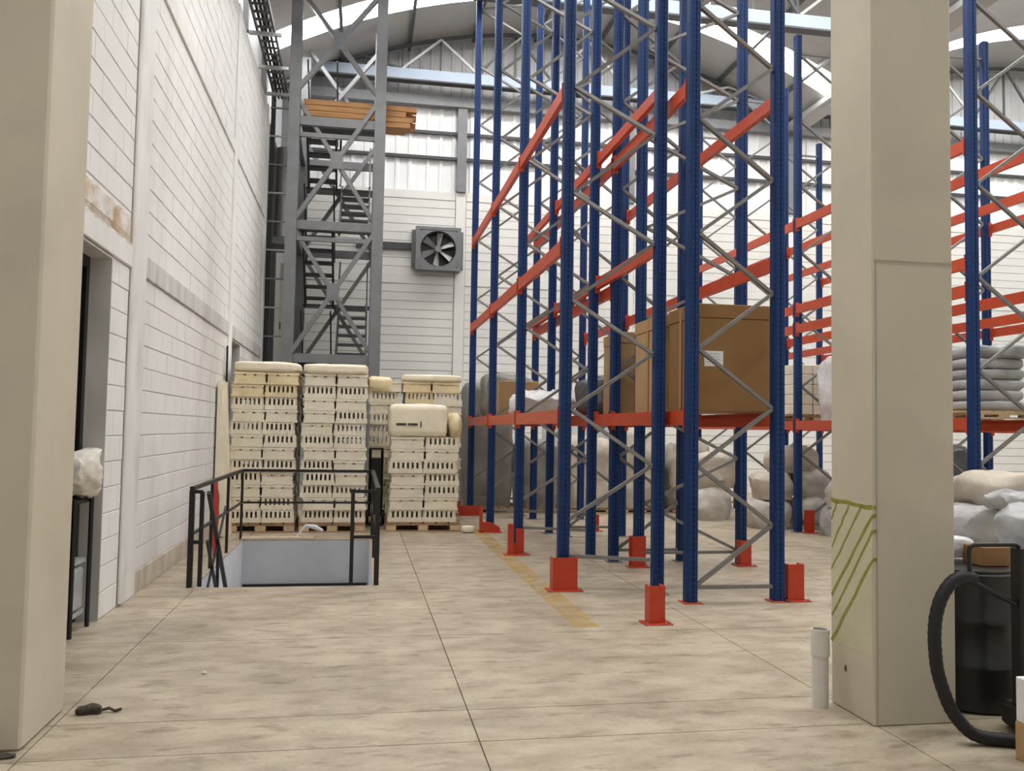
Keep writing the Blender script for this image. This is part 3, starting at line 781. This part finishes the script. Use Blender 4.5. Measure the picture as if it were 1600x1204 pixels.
B().box(1.70, 1.735, 12.16, 12.26, 0.02, 0.36).build('plate', 'guard', mb)
B().prism([(1.735, 0.0), (2.0, 0.0), (1.98, 0.08), (1.86, 0.14), (1.735, 0.14)], 12.17, 12.30, 'y').build('wedge', 'guard', mb)
B().cbox(1.69, 2.02, 12.14, 12.31, 0, 0.009, 0.002).build('foot', 'guard', mb)
mb = thing('upright_guard', 'dark red low plate guard at the farthest aisle upright', 'guard', (1.80, 14.55, 0), 'red upright guards')
B().box(1.66, 2.06, 14.55, 14.575, 0.0, 0.17).build('plate', 'guard', mb); B().box(1.64, 1.68, 14.45, 14.58, 0.0, 0.26).build('post', 'guard', mb)
guard(2.99, 9.02, 0.13, 0.10, 0.33, 'flc', 'red guard at left foot of the single frame behind cartons')
guard(4.22, 9.02, 0.13, 0.10, 0.28, 'flr', 'red guard at right foot of the single blue frame')
guard(3.38, 12.3, 0.18, 0.10, 0.24, 'flr', 'small red guard seen between the near rack uprights')
guard(2.72, 14.5, 0.10, 0.08, 0.2, 'flr', 'tiny red guard at back beneath the grey tarpaulin load')
guard(6.62, 11.95, 0.11, 0.09, 0.34, 'flr', 'red guard beside the white sacks left of the pillar')

# ------------------------------------------------------------------ cartons and loads
def carton(x0, x1, y0, y1, z0, z1, lab, m='carton', tape_side=None, label=None):
    c = thing('carton', lab, 'carton', ((x0 + x1) / 2, (y0 + y1) / 2, z0), 'cartons on the rack')
    B().cbox(x0, x1, y0, y1, z0, z1 - 0.13, 0.006).build('body', m, c)
    B().cbox(x0 - 0.006, x1 + 0.006, y0 - 0.006, y1 + 0.006, z1 - 0.128, z1, 0.006).build('lid', m, c)
    ym = (y0 + y1) / 2
    B().box(x0 - 0.008, x0 - 0.006, ym - 0.03, ym + 0.03, z0 + 0.02, z1 - 0.01).build('tape', 'tape', c)
    if label:
        a, b, d, e = label; B().box(a, b, y0 - 0.002, y0 - 0.0002, d, e).build('paper_label', 'paper', c)
        for q in range(4): B().box(a + 0.02, b - 0.03 - 0.02 * (q % 2), y0 - 0.003, y0 - 0.002, e - 0.03 - q * 0.025, e - 0.025 - q * 0.025).build('print_line', 'film', c)
    return c
ZS = 1.655
def pallet(x0, x1, y0, y1, z, lab, m='wood', h=0.13, group='wooden pallets'):
    p = thing('pallet', lab, 'pallet', ((x0 + x1) / 2, (y0 + y1) / 2, z), group)
    n = 6; w = (x1 - x0)
    for i in range(n):
        ww = w / n * 0.86; a = x0 + (w - ww) * i / (n - 1)
        B().box(a, a + ww, y0, y1, z + h - 0.02, z + h).build('deck_board', m, p)
    for yy in (y0, (y0 + y1) / 2 - 0.05, y1 - 0.1):
        B().box(x0, x1, yy, yy + 0.1, z + h - 0.042, z + h - 0.021).build('stringer', m, p)
        for xx in (x0, (x0 + x1) / 2 - 0.07, x1 - 0.14):
            B().box(xx, xx + 0.14, yy, yy + 0.1, z + 0.018, z + h - 0.043).build('block', 'wood_light' if m == 'wood' else m, p)
        B().box(x0, x1, yy, yy + 0.1, z, z + 0.017).build('bottom_board', m, p)
    return p
carton(2.95, 3.72, 7.38, 8.02, ZS, 2.63, 'large brown carton with a white paper label, front of rack', 'carton', label=(3.05, 3.23, 2.06, 2.20))
carton(2.90, 3.60, 8.08, 8.92, ZS, 2.62, 'lit tan carton directly behind the labelled brown carton', 'carton_lit_tan')
carton(2.90, 3.60, 9.50, 10.15, ZS, 2.60, 'lit tan carton at the rear of the carton row', 'carton_lit_tan')
tag(B().cbox(3.66, 3.90, 8.15, 8.9, ZS + 0.005, 2.60, 0.01).build('black_box', 'film_dark'), 'dark wrapped box just right of the labelled brown carton', 'box')

def soft(name, lab, cat, c, size, m, seed, amp=0.05, p=4.5, n=14, freq=3.0, group=None, flat=True, rz=0):
    mb = B(); mb.blob((c[0], c[1], c[2] + size[2] / 2), size, n, p, amp, freq, seed, flat, rz)
    return tag(mb.build(name, m), lab, cat, group)
# goods on the aisle rack shelf
for i, (y0, y1, zt, m, lab) in enumerate(((12.85, 13.55, 2.28, 'tarp', 'grey draped load on aisle rack shelf, middle of far bay'), (13.62, 14.25, 2.36, 'tarp', 'grey draped load at the far end of aisle rack shelf'))):
    soft('wrapped_load', lab, 'load', (2.27, (y0 + y1) / 2, ZS), (0.70, y1 - y0, zt - ZS), m, 11 + i, 0.06, 5, group='wrapped loads on the aisle rack')
tag(B().cbox(2.0, 2.6, 12.55, 12.78, ZS, 2.18, 0.01).build('carton', 'carton_lit_tan'), 'small brown carton among the grey loads on aisle rack', 'carton')
soft('plastic_film', 'pale plastic film heaped on the aisle rack shelf', 'film', (2.27, 11.0, ZS), (0.68, 1.4, 0.30), 'film_white', 5, 0.14, 3, 12, 2.2)
soft('wrapped_load', 'dark wrapped load left of lit tan cartons on rack shelf', 'load', (3.2, 10.9, ZS), (0.70, 1.2, 0.50), 'film_dark', 6, 0.05, 5)
# ground loads at the back
soft('tarp_load', 'large grey tarpaulin covered load at back, left one', 'load', (2.24, 15.6, 0.10), (0.92, 1.0, 2.2), 'tarp', 21, 0.05, 7, 14, group='tarpaulin loads')
soft('tarp_load', 'large grey tarpaulin covered load at back, right one', 'load', (3.16, 15.55, 0.10), (0.72, 1.1, 1.18), 'tarp', 22, 0.05, 7, 14, group='tarpaulin loads')
pallet(1.84, 2.72, 15.05, 16.05, 0, 'low pallet under the left tarpaulin covered load', h=0.10); pallet(2.78, 3.5, 15.05, 16.05, 0, 'low pallet under the right tarpaulin covered load', h=0.10)
for i, (x0, x1, h, lab) in enumerate(((3.62, 4.55, 1.25, 'beige cloth bale at back, left of the three'), (4.62, 5.5, 1.38, 'beige cloth bale at back, middle of three'), (5.62, 6.38, 1.22, 'beige cloth bale at back, right of three'))):
    c = (x0 + x1) / 2
    soft('bale', lab, 'bale', (c, 15.5, 0.09), (x1 - x0, 1.0, h), 'bale', 31 + i, 0.09, 5, 14, 2.6, group='beige bales')
    pallet(x0 + 0.03, x1 - 0.03, 15.05, 15.95, 0, 'low dark pallet under ' + lab, h=0.09)
for i, (x0, x1, zt, y) in enumerate(((3.7, 4.7, 1.95, 17.2), (4.9, 6.0, 2.1, 17.2))):
    soft('wrapped_load', 'pale film wrapped tall load beyond the bales, %s' % ('left', 'right')[i], 'load', ((x0 + x1) / 2, y, 0), (x1 - x0, 1.0, zt), 'film_white', 41 + i, 0.05, 6, group='film wrapped loads')
# sacks left of the pillar
k = 0
names = 'first second third fourth fifth sixth seventh eighth ninth tenth'.split()
for (x, y, z, sx, sy, sz, m) in ((6.32, 12.75, 0, 0.66, 0.7, 0.46, 'sack'), (7.0, 12.7, 0, 0.62, 0.75, 0.5, 'sack'), (6.4, 12.75, 0.45, 0.62, 0.65, 0.42, 'bale'), (7.05, 12.75, 0.49, 0.6, 0.65, 0.42, 'sack'),
                               (6.75, 12.8, 0.86, 0.85, 0.6, 0.42, 'bale'), (6.95, 11.55, 0, 0.55, 0.7, 0.42, 'sack_grey'), (6.95, 11.5, 0.41, 0.5, 0.6, 0.40, 'sack'), (5.85, 14.1, 0, 0.8, 0.8, 0.55, 'sack'), (5.95, 14.15, 0.53, 0.85, 0.75, 0.6, 'bale')):
    soft('sack', '%s plump woven sack from the floor up, pile left of the striped pillar' % names[k], 'sack', (x, y, z), (sx, sy, sz), m, 50 + k, 0.07, 3.2, 9, 3.5, 'sack pile left of pillar', rz=rnd.uniform(-.2, .2)); k += 1
# goods on the shelf left of the pillar
pallet(6.55, 7.25, 12.25, 13.2, 1.665, 'shelf pallet under the white boxes left of pillar', h=0.10)
for r in range(5):
    for c in range(2):
        tag(B().cbox(6.56 + c * 0.30, 6.85 + c * 0.30, 12.3, 12.9, 1.767 + r * 0.155, 1.767 + r * 0.155 + 0.152, 0.012).build('white_box', 'crate'),
            'white box, %s column, row %s up on shelf left of pillar' % (('left', 'right')[c], names[r]), 'box', 'white boxes on shelf')
soft('wrapped_load', 'white film wrapped load on shelf touching the pillar edge', 'load', (6.92, 11.2, 1.665), (0.72, 1.2, 0.95), 'film_white', 61, 0.06, 4.5)
soft('wrapped_load', 'grey film load on the shelf hidden behind the pillar', 'load', (6.92, 14.9, 1.665), (0.72, 1.2, 0.7), 'film', 62, 0.06, 4.5)
# right edge shelf
pallet(6.6, 7.38, 8.45, 9.5, 1.667, 'shelf pallet under the grey flat sacks at right edge', h=0.09, m='wood_light')
for r in range(5):
    for c in range(2):
        soft('flat_sack', 'flat grey sack, %s row up, %s half, at right edge shelf' % (names[r], ('front', 'rear')[c]), 'sack', (7.02 + rnd.uniform(-.02, .02), 8.74 + c * 0.5, 1.758 + r * 0.118), (0.72, 0.49, 0.125), 'sack_grey', 70 + r * 2 + c, 0.012, 4, 7, 5, 'flat sacks on the right shelf')
soft('plastic_film', 'loose translucent film draped over the grey flat sacks', 'film', (7.05, 8.96, 2.345), (0.76, 1.05, 0.16), 'film', 81, 0.05, 3.5, 12, 3)
soft('wrapped_load', 'dark grey load on the shelf behind right flat sacks', 'load', (6.9, 9.84, 1.67), (0.7, 0.4, 1.0), 'film_dark', 82, 0.03, 8)
soft('wrapped_load', 'dark wrapped load on the far rack shelf right of pillar', 'load', (9.0, 12.85, 1.67), (0.75, 1.9, 1.1), 'film_dark', 83, 0.05, 6)
soft('wrapped_load', 'added dark backing load on the floor under far rack right of pillar', 'load', (9.0, 12.85, 0), (0.8, 2.0, 1.35), 'film_dark', 84, 0.05, 6)  # dark mass added to darken the background below the shelf
k = 0
for (x, y, z, sx, sy, sz, m) in ((6.2, 7.6, 0, 1.0, 0.8, 0.45, 'sack_grey'), (6.1, 7.6, 0.43, 0.95, 0.75, 0.38, 'sack_grey'), (6.35, 7.75, 0.79, 0.95, 0.7, 0.32, 'bale'), (7.0, 9.25, 0, 0.85, 0.9, 0.6, 'sack_grey'),
                                (5.4, 7.4, 0, 0.6, 0.7, 0.5, 'sack_grey'), (6.05, 7.2, 0.8, 0.6, 0.35, 0.16, 'film')):
    soft('sack', '%s grey bag from the floor up, pile behind the black drum' % names[k], 'bag', (x, y, z), (sx, sy, sz), m, 90 + k, 0.07, 3.0, 9, 3.2, 'bag pile behind drum', rz=rnd.uniform(-.2, .2)); k += 1
soft('plastic_bag', 'pale grey plastic bag at right edge above the machine handle', 'bag', (4.85, 5.6, 0.62), (0.45, 0.4, 0.36), 'film', 99, 0.06, 2.6, 10, 4)
tb = thing('work_table', 'low grey table under the grey plastic bag', 'table', (4.75, 5.6, 0))
B().box(4.35, 5.2, 5.25, 5.95, 0.585, 0.62).build('top', 'film', tb)
for (x, y) in ((4.38, 5.28), (5.15, 5.28), (4.38, 5.9), (5.15, 5.9)): B().box(x, x + 0.04, y, y + 0.04, 0, 0.585).build('leg', 'dark_steel', tb)

# ------------------------------------------------------------------ drum, machine, hose, carton
dr = thing('drum', 'black plastic drum with ribs behind the right pillar', 'drum', (3.36, 4.37, 0))
prof = [(0.27, 0.0), (0.285, 0.015), (0.285, 0.215), (0.291, 0.225), (0.291, 0.255), (0.283, 0.265), (0.283, 0.46), (0.291, 0.47), (0.291, 0.50), (0.283, 0.51), (0.283, 0.68), (0.288, 0.70), (0.288, 0.725), (0.25, 0.73)]
B().lathe(prof, (3.36, 4.37), 40).build('body', 'drum', dr)
B().lathe([(0.252, 0.7302), (0.252, 0.742), (0.22, 0.744)], (3.36, 4.37), 32).build('lid', 'drum', dr)
B().lathe([(0.03, 0.7445), (0.03, 0.765)], (3.30, 4.5), 12).build('bung', 'drum', dr)
tag(B().cbox(3.40, 3.57, 4.28, 4.45, 0.7455, 0.85, 0.004).build('carton', 'carton'), 'small brown carton on top of the black drum', 'carton')
soft('plastic_bag', 'crumpled white bag on the drum beside small carton', 'bag', (3.36, 4.52, 0.767), (0.3, 0.15, 0.12), 'film_white', 101, 0.03, 2.6, 8, 6)

mc = thing('floor_machine', 'black floor machine with tubular loop handle at right edge', 'machine', (3.24, 3.8, 0))
def arc(pts, r=0.05, n=5):
    out = [Vector(pts[0])]
    for a, b, c in zip(pts, pts[1:], pts[2:]):
        a, b, c = Vector(a), Vector(b), Vector(c); u = (a - b).normalized(); w = (c - b).normalized()
        for i in range(n + 1):
            t = i / n; out.append((b + u * r) * (1 - t) ** 2 + b * 2 * t * (1 - t) + (b + w * r) * t * t)
    out.append(Vector(pts[-1])); return out
hy = 3.8
B().tube(arc([(3.21, hy, 0.63), (3.07, hy, 0.70), (2.942, hy, 0.76), (2.938, hy, 0.93), (3.22, hy, 0.93), (3.24, hy, 0.60)], 0.04), 0.011, 10).build('handle_loop', 'black', mc)
B().tube(arc([(3.20, hy + .03, 0.92), (2.97, hy + .03, 0.925), (2.955, hy + .03, 0.76), (3.08, hy + .03, 0.68), (3.21, hy + .03, 0.635)], 0.035), 0.006, 8).build('grip', 'black', mc)
B().cbox(3.20, 3.27, hy - 0.03, hy + 0.05, 0.14, 0.92, 0.01).build('post', 'black', mc)
B().cbox(3.19, 3.75, hy - 0.12, hy + 0.12, 0.03, 0.15, 0.02).build('body', 'black', mc)
for x in (3.3, 3.65): B().tube([(x, hy - 0.16, 0.05), (x, hy + 0.16, 0.05)], 0.05, 14).build('wheel', 'rubber', mc)
hose = [(2.965, 3.80, 0.765), (2.90, 3.795, 0.775), (2.84, 3.79, 0.755), (2.785, 3.79, 0.69), (2.752, 3.79, 0.60), (2.742, 3.79, 0.51), (2.745, 3.79, 0.42), (2.757, 3.79, 0.33), (2.78, 3.78, 0.24), (2.81, 3.77, 0.16), (2.85, 3.75, 0.095), (2.90, 3.73, 0.05), (2.97, 3.71, 0.034), (3.06, 3.68, 0.032), (3.16, 3.64, 0.032), (3.3, 3.60, 0.032)]
def catmull(P, n=5):
    P = [Vector(p) for p in P]; out = []
    for i in range(len(P) - 1):
        a = P[max(i - 1, 0)]; b = P[i]; c = P[i + 1]; d = P[min(i + 2, len(P) - 1)]
        for k_ in range(n):
            t = k_ / n; out.append(0.5 * ((2 * b) + (c - a) * t + (2 * a - 5 * b + 4 * c - d) * t * t + (3 * b - a - 3 * c + d) * t ** 3))
    out.append(P[-1]); return out
hp = catmull(hose)
B().tube(hp, [0.030 + 0.0022 * (i % 2) for i in range(len(hp))], 14).build('hose', 'rubber', mc)
cb = thing('carton', 'brown carton with white paper at the bottom right edge', 'carton', (3.16, 3.42, 0))
B().cbox(2.97, 3.35, 3.36, 3.55, 0.0, 0.17, 0.004).build('body', 'carton_lit_tan', cb)
B().cbox(2.972, 3.35, 3.362, 3.545, 0.171, 0.37, 0.004).build('white_wrap', 'paper', cb)
B().box(2.9705, 2.972, 3.46, 3.48, 0.19, 0.25).build('print_mark', 'black', cb)

# ------------------------------------------------------------------ crate stacks
def crate_mesh(slotted):
    mb = B(); w, d, h = 0.215, 0.225, 0.17; t = 0.014
    def ring(z0, z1, o):
        mb.box(-w - o, w + o, -d - o, -d + t, z0, z1); mb.box(-w - o, w + o, d - t, d + o, z0, z1)
        mb.box(-w - o, -w + t, -d + t, d - t, z0, z1); mb.box(w - t, w + o, -d + t, d - t, z0, z1)
    mb.box(-w + t, w - t, -d + t, d - t, 0.012, 0.022)
    if slotted:
        ring(0.0, 0.066, 0.008); ring(0.150, 0.168, 0.0)
        n = 7
        for i in range(n):
            x = -w + (2 * w) * (i + 0.5) / n
            for y in (-d, d - 0.012): mb.box(x - 0.0165, x + 0.0165, y, y + 0.012, 0.066, 0.150)
        for i in range(7):
            y = -d + 2 * d * (i + 0.5) / 7
            for x in (-w, w - 0.012): mb.box(x, x + 0.012, y - 0.018, y + 0.018, 0.066, 0.150)
    else:
        ring(0.0, 0.03, 0.008); ring(0.03, 0.118, -0.004); ring(0.135, 0.168, 0.006)
        for i in range(3):
            x = -w + (2 * w) * (i + 0.5) / 3
            for y in (-d, d - 0.014): mb.box(x - 0.055, x + 0.055, y, y + 0.014, 0.118, 0.135)
            for xx in (-w, w - 0.014): mb.box(xx, xx + 0.014, -d + 0.06 + i * 0.15, -d + 0.14 + i * 0.15, 0.118, 0.135)
    return mb
CR = {(s_, m): crate_mesh(s_).mesh('crate', m) for s_ in (True, False) for m in ('crate', 'crate_yellow')}
ordn = 'first second third fourth fifth sixth seventh eighth ninth tenth eleventh twelfth'.split()
def stack(x0, x1, y0, depth, z0, layers, where, nx=2, ny=2, yellow_from=99):
    w = (x1 - x0) / nx; d = depth / ny
    for L in range(layers):
        sl = (L % 3 != 2) if where.startswith('stack') else (L % 2 == 0)
        ox, oy = rnd.uniform(-.022, .022), rnd.uniform(-.02, .02)
        for i in range(nx):
            for j in range(ny):
                s2 = sl if rnd.random() < .82 else not sl
                sc_ = (w / 0.452, d / 0.475, 1)
                m_ = 'crate_yellow' if L >= yellow_from and rnd.random() < .6 else 'crate'
                c = inst('crate', CR[s2, m_], (x0 + (i + .5) * w + ox + rnd.uniform(-.004, .004), y0 + (j + .5) * d + oy, z0 + L * 0.172), None, rnd.uniform(-.012, .012), sc_)
                side = (('left', 'right')[i] + ' ' if nx > 1 else '') + (('front', 'rear')[j] if ny > 1 else 'front')
                tag(c, '%s cream crate, %s, %s layer up, %s' % ('slotted' if s2 else 'plain', side, ordn[L], where), 'crate', 'cream plastic crates')
    return z0 + layers * 0.172
pallet(-1.76, -0.86, 12.28, 13.2, 0, 'dark pallet under the crate stack beside the wall')
pallet(-0.80, 0.10, 12.28, 13.2, 0, 'dark pallet under the middle front crate stack')
pallet(0.39, 1.43, 12.33, 13.25, 0, 'brown pallet under the short crate stack by yellow line')
pallet(0.14, 0.60, 13.7, 14.4, 0, 'narrow pallet under the rear gap crate column')
pallet(0.66, 1.58, 13.7, 14.5, 0, 'pallet under the tall stack behind the short one')
zA = stack(-1.75, -0.87, 12.30, 0.9, 0.132, 12, 'stack beside the wall', yellow_from=10)
zB = stack(-0.79, 0.09, 12.30, 0.9, 0.132, 12, 'middle front stack', yellow_from=11)
zC = stack(0.42, 1.40, 12.35, 0.9, 0.132, 7, 'short stack by yellow line')
zE = stack(0.14, 0.60, 13.72, 0.66, 0.132, 12, 'rear gap column', nx=1, ny=1)
zD = stack(0.66, 1.58, 13.72, 0.75, 0.132, 12, 'tall rear stack', ny=1, yellow_from=10)
G = 'foam pieces on the crate stacks'
soft('foam_block', 'long rounded cream foam cap on stack beside wall', 'foam', (-1.30, 12.72, zA), (0.88, 0.92, 0.15), 'foam', 111, 0.012, 6, 9, 4, G)
soft('foam_block', 'long rounded cream foam cap on middle front stack', 'foam', (-0.36, 12.72, zB), (0.90, 0.92, 0.14), 'foam', 112, 0.012, 6, 9, 4, G)
soft('foam_block', 'yellowish foam lump at right shoulder of middle stack', 'foam', (0.27, 12.9, 2.0), (0.36, 0.6, 0.2), 'crate_yellow', 113, 0.02, 4, 8, 4, G)
soft('foam_block', 'rounded cream foam cap on the tall rear stack', 'foam', (1.12, 14.1, zD), (0.95, 0.8, 0.12), 'foam', 114, 0.012, 6, 9, 4, G)
fb = thing('foam_block', 'big cream foam slab with painted shade slots on the short stack', 'foam', (0.80, 12.75, zC), G)
mb = B(); mb.blob((0.82, 12.78, zC + 0.24), (0.84, 0.9, 0.46), 10, 9, 0.012, 4, 115, True); mb.build('slab', 'foam', fb)
for (a, b) in ((0.50, 0.64), (0.66, 0.80)): B().box(a, b, 12.318, 12.325, zC + 0.16, zC + 0.19).build('slot', 'debris', fb)  # dark patches paint in the shade of the handle holes
B().box(0.84, 0.855, 12.318, 12.325, zC + 0.13, zC + 0.22).build('slot', 'debris', fb)
soft('foam_block', 'tilted yellowed foam lump at right of the short stack', 'foam', (1.355, 12.72, zC), (0.20, 0.85, 0.34), 'crate_yellow', 116, 0.03, 3, 8, 4, G)
# trolley between the stacks
tj = thing('hand_truck', 'black hand truck in the gap between the crate stacks', 'hand truck', (0.27, 13.2, 0))
for x in (0.16, 0.34): B().tube([(x, 13.3, 0.12), (x, 13.36, 1.15)], 0.022, 8).build('rail', 'black', tj)
for z in (0.4, 0.75, 1.12): B().box(0.15, 0.35, 13.31, 13.36, z, z + 0.03).build('rung', 'black', tj)
B().cbox(0.14, 0.36, 13.05, 13.3, 0.02, 0.04, 0.003).build('toe_plate', 'black', tj)
for x in (0.13, 0.37): B().tube([(x - .025, 13.33, 0.11), (x + .025, 13.33, 0.11)], 0.11, 16).build('wheel', 'rubber', tj)
B().cbox(0.17, 0.33, 13.22, 13.29, 0.30, 1.0, 0.01).build('dark_load', 'black', tj)
tag(B().lathe([(0.0, 0.0), (0.055, 0.006), (0.09, 0.02), (0.1, 0.06), (0.09, 0.09), (0.02, 0.1)], (1.53, 12.2), 16).build('tape_roll', 'foam'), 'round pale roll on the floor beside short stack pallet', 'roll')

# ------------------------------------------------------------------ stair tower
tw = thing('stair_tower', 'grey steel stair tower with crossed bracing behind the crates', 'stair tower', (-0.54, 17.0, 0))
TX = (-1.33, 0.22); TY = (16.0, 18.6); LV = [0.3, 2.7, 5.13, 7.55, 9.6]
for y in TY:
    for x in TX:
        mb = B(); w = 0.10; ht = 9.3 if x < 0 else 9.95
        mb.box(x - w, x + w, y - 0.10, y - 0.085, 0, ht); mb.box(x - w, x + w, y + 0.085, y + 0.10, 0, ht); mb.box(x - 0.09, x + 0.09, y - 0.085, y + 0.085, 0, ht)
        mb.build('column', 'steel', tw)
for k, z in enumerate((2.7, 5.13, 7.05)):
    for y in TY:
        B().box(TX[0] + 0.1, TX[1] - 0.1, y - 0.05, y + 0.05, z - 0.09, z + 0.07).build('beam', 'steel', tw)
    for x in TX:
        B().box(x - 0.05, x + 0.05, TY[0] + 0.1, TY[1] - 0.1, z - 0.09, z + 0.07).build('beam', 'steel', tw)
    B().box(TX[0] + 0.1, TX[1] - 0.1, TY[0] + 0.06, TY[0] + 0.75, z + 0.03, z + 0.06).build('platform', 'dark_steel', tw)
    B().box(TX[0] + 0.1, TX[1] - 0.1, TY[0] - 0.03, TY[0] + 0.03, z - 0.30, z - 0.22).build('lower_beam', 'steel', tw)
for k in range(4):
    z0, z1 = LV[k] + 0.08, LV[k + 1] - 0.1
    for y in TY:
        if y > 17 and k == 0: continue
        m_ = 'steel'
        a = (TX[0] + 0.06, y - 0.04, z0); b = (TX[1] - 0.06, y - 0.04, z1); c = (TX[0] + 0.06, y + 0.04, z1); d = (TX[1] - 0.06, y + 0.04, z0)
        B().bar(a, b, 0.075, 0.11, (0, 1, 0)).build('cross_brace', m_, tw); B().bar(c, d, 0.075, 0.11, (0, 1, 0)).build('cross_brace', m_, tw)
        xm = (TX[0] + TX[1]) / 2
        if y < 17: B().box(xm - 0.11, xm + 0.11, y - 0.09, y - 0.08, (z0 + z1) / 2 - 0.16, (z0 + z1) / 2 + 0.16).build('gusset', 'steel', tw)
# stair flights in the tower
for k in range(3):
    z = LV[k] + 0.05; dz = (LV[k + 1] - LV[k]) / 2; xm = (TX[0] + TX[1]) / 2
    n = 6
    for side in (0, 1):
        xa, xb = (xm + 0.06, TX[1] - 0.16) if side == 0 else (TX[0] + 0.16, xm - 0.06)
        for i in range(n):
            t = (i + .5) / n
            y = 16.75 + t * 1.3 if side == 0 else 18.05 - t * 1.3
            zz = z + dz * (t if side == 0 else 1 + t)
            B().box(xa, xb, y - 0.13, y + 0.13, zz - 0.02, zz + 0.02).build('tread', 'dark_steel', tw)
        for x in (xa, xb):
            p = (x, 16.7, z if side == 0 else z + 2 * dz); q = (x, 18.1, z + dz)
            B().bar(p, q, 0.04, 0.16).build('stringer', 'dark_steel', tw)
            B().bar((p[0], p[1], p[2] + 0.9), (q[0], q[1], q[2] + 0.9), 0.03).build('handrail', 'dark_steel', tw)
    B().box(TX[0] + 0.1, TX[1] - 0.1, 18.05, 18.5, z + dz - 0.03, z + dz).build('landing', 'dark_steel', tw)
B().tube([(-0.5, 16.4, 7.0), (-0.5, 16.4, 6.55), (-0.52, 16.4, 6.46), (-0.6, 16.4, 6.45)], 0.02, 8).build('hook', 'black', tw)
# timber on the platform
k = 0
for r in range(4):
    for c in range(3):
        xe = (0.78, 0.84, 0.70, 0.9)[(r + c) % 4]
        tag(B().box(TX[0] + 0.14, xe, 16.2 + c * 0.15, 16.2 + c * 0.15 + 0.14, 7.125 + r * 0.105, 7.125 + r * 0.105 + 0.095).build('timber_plank', 'timber'),
            'orange timber plank on tower platform, %s layer up, %s row' % (ordn[r], ('front', 'middle', 'rear')[c]), 'plank', 'timber planks on the tower')
# steel beside the tower
lg = thing('ladder_rack', 'grey bracket ladder between tower and block wall', 'bracket', (-1.6, 16.9, 0))
for i in range(11):
    z = 2.6 + i * 0.55
    B().bar((WX + 0.02, 16.85, z), (-1.44, 16.85, z), 0.03).build('rung', 'steel' if i % 2 else 'duct', lg)
B().box(-1.84, -1.76, 16.86, 16.98, 0, 8.6).build('post', 'black', lg)
tag(B().tube([(-1.62, 17.6, 5.2), (-1.62, 17.6, 6.9), (-1.62, 17.6, 7.0)], 0.16, 18).build('duct', 'duct'), 'grey round duct between the tower and left wall', 'duct')
B().box(-1.86, -1.38, 17.3, 18.2, 5.02, 5.16).build('side_landing', 'steel', tw)
B().box(-1.86, -1.38, 17.3, 18.2, 2.38, 2.5).build('side_landing', 'steel', tw)
dd = B().box(-1.68, -1.48, 17.9, 17.95, 2.5, 4.75).build('access_door', 'door_white', tw); dd['label'] = 'narrow cream door leaf'
B().box(-1.66, -1.64, 17.885, 17.899, 3.4, 3.55).build('handle', 'black', dd)
# cable tray along the wall head
ct = thing('cable_tray', 'black cable tray running along the head of the left wall', 'cable tray', (WX + 0.25, 11, 7.6))
for x in (WX + 0.12, WX + 0.38): B().box(x - 0.015, x + 0.015, 6, 16.7, 7.62, 7.70).build('side_rail', 'dark_steel', ct)
for i in range(42): B().box(WX + 0.135, WX + 0.365, 6.1 + i * 0.25, 6.13 + i * 0.25, 7.63, 7.66).build('rung', 'dark_steel', ct)
for i, x in enumerate((0.18, 0.24, 0.30)): B().tube([(WX + x, 6, 7.69), (WX + x, 11, 7.695), (WX + x, 16.7, 7.69)], 0.022, 8).build('cable', 'black', ct)
for y in (7, 9, 11, 12.5, 13.7, 15, 16.2): B().box(WX + 0.0, WX + 0.5, y - 0.03, y + 0.03, 7.55, 7.6).build('bracket', 'duct', ct)
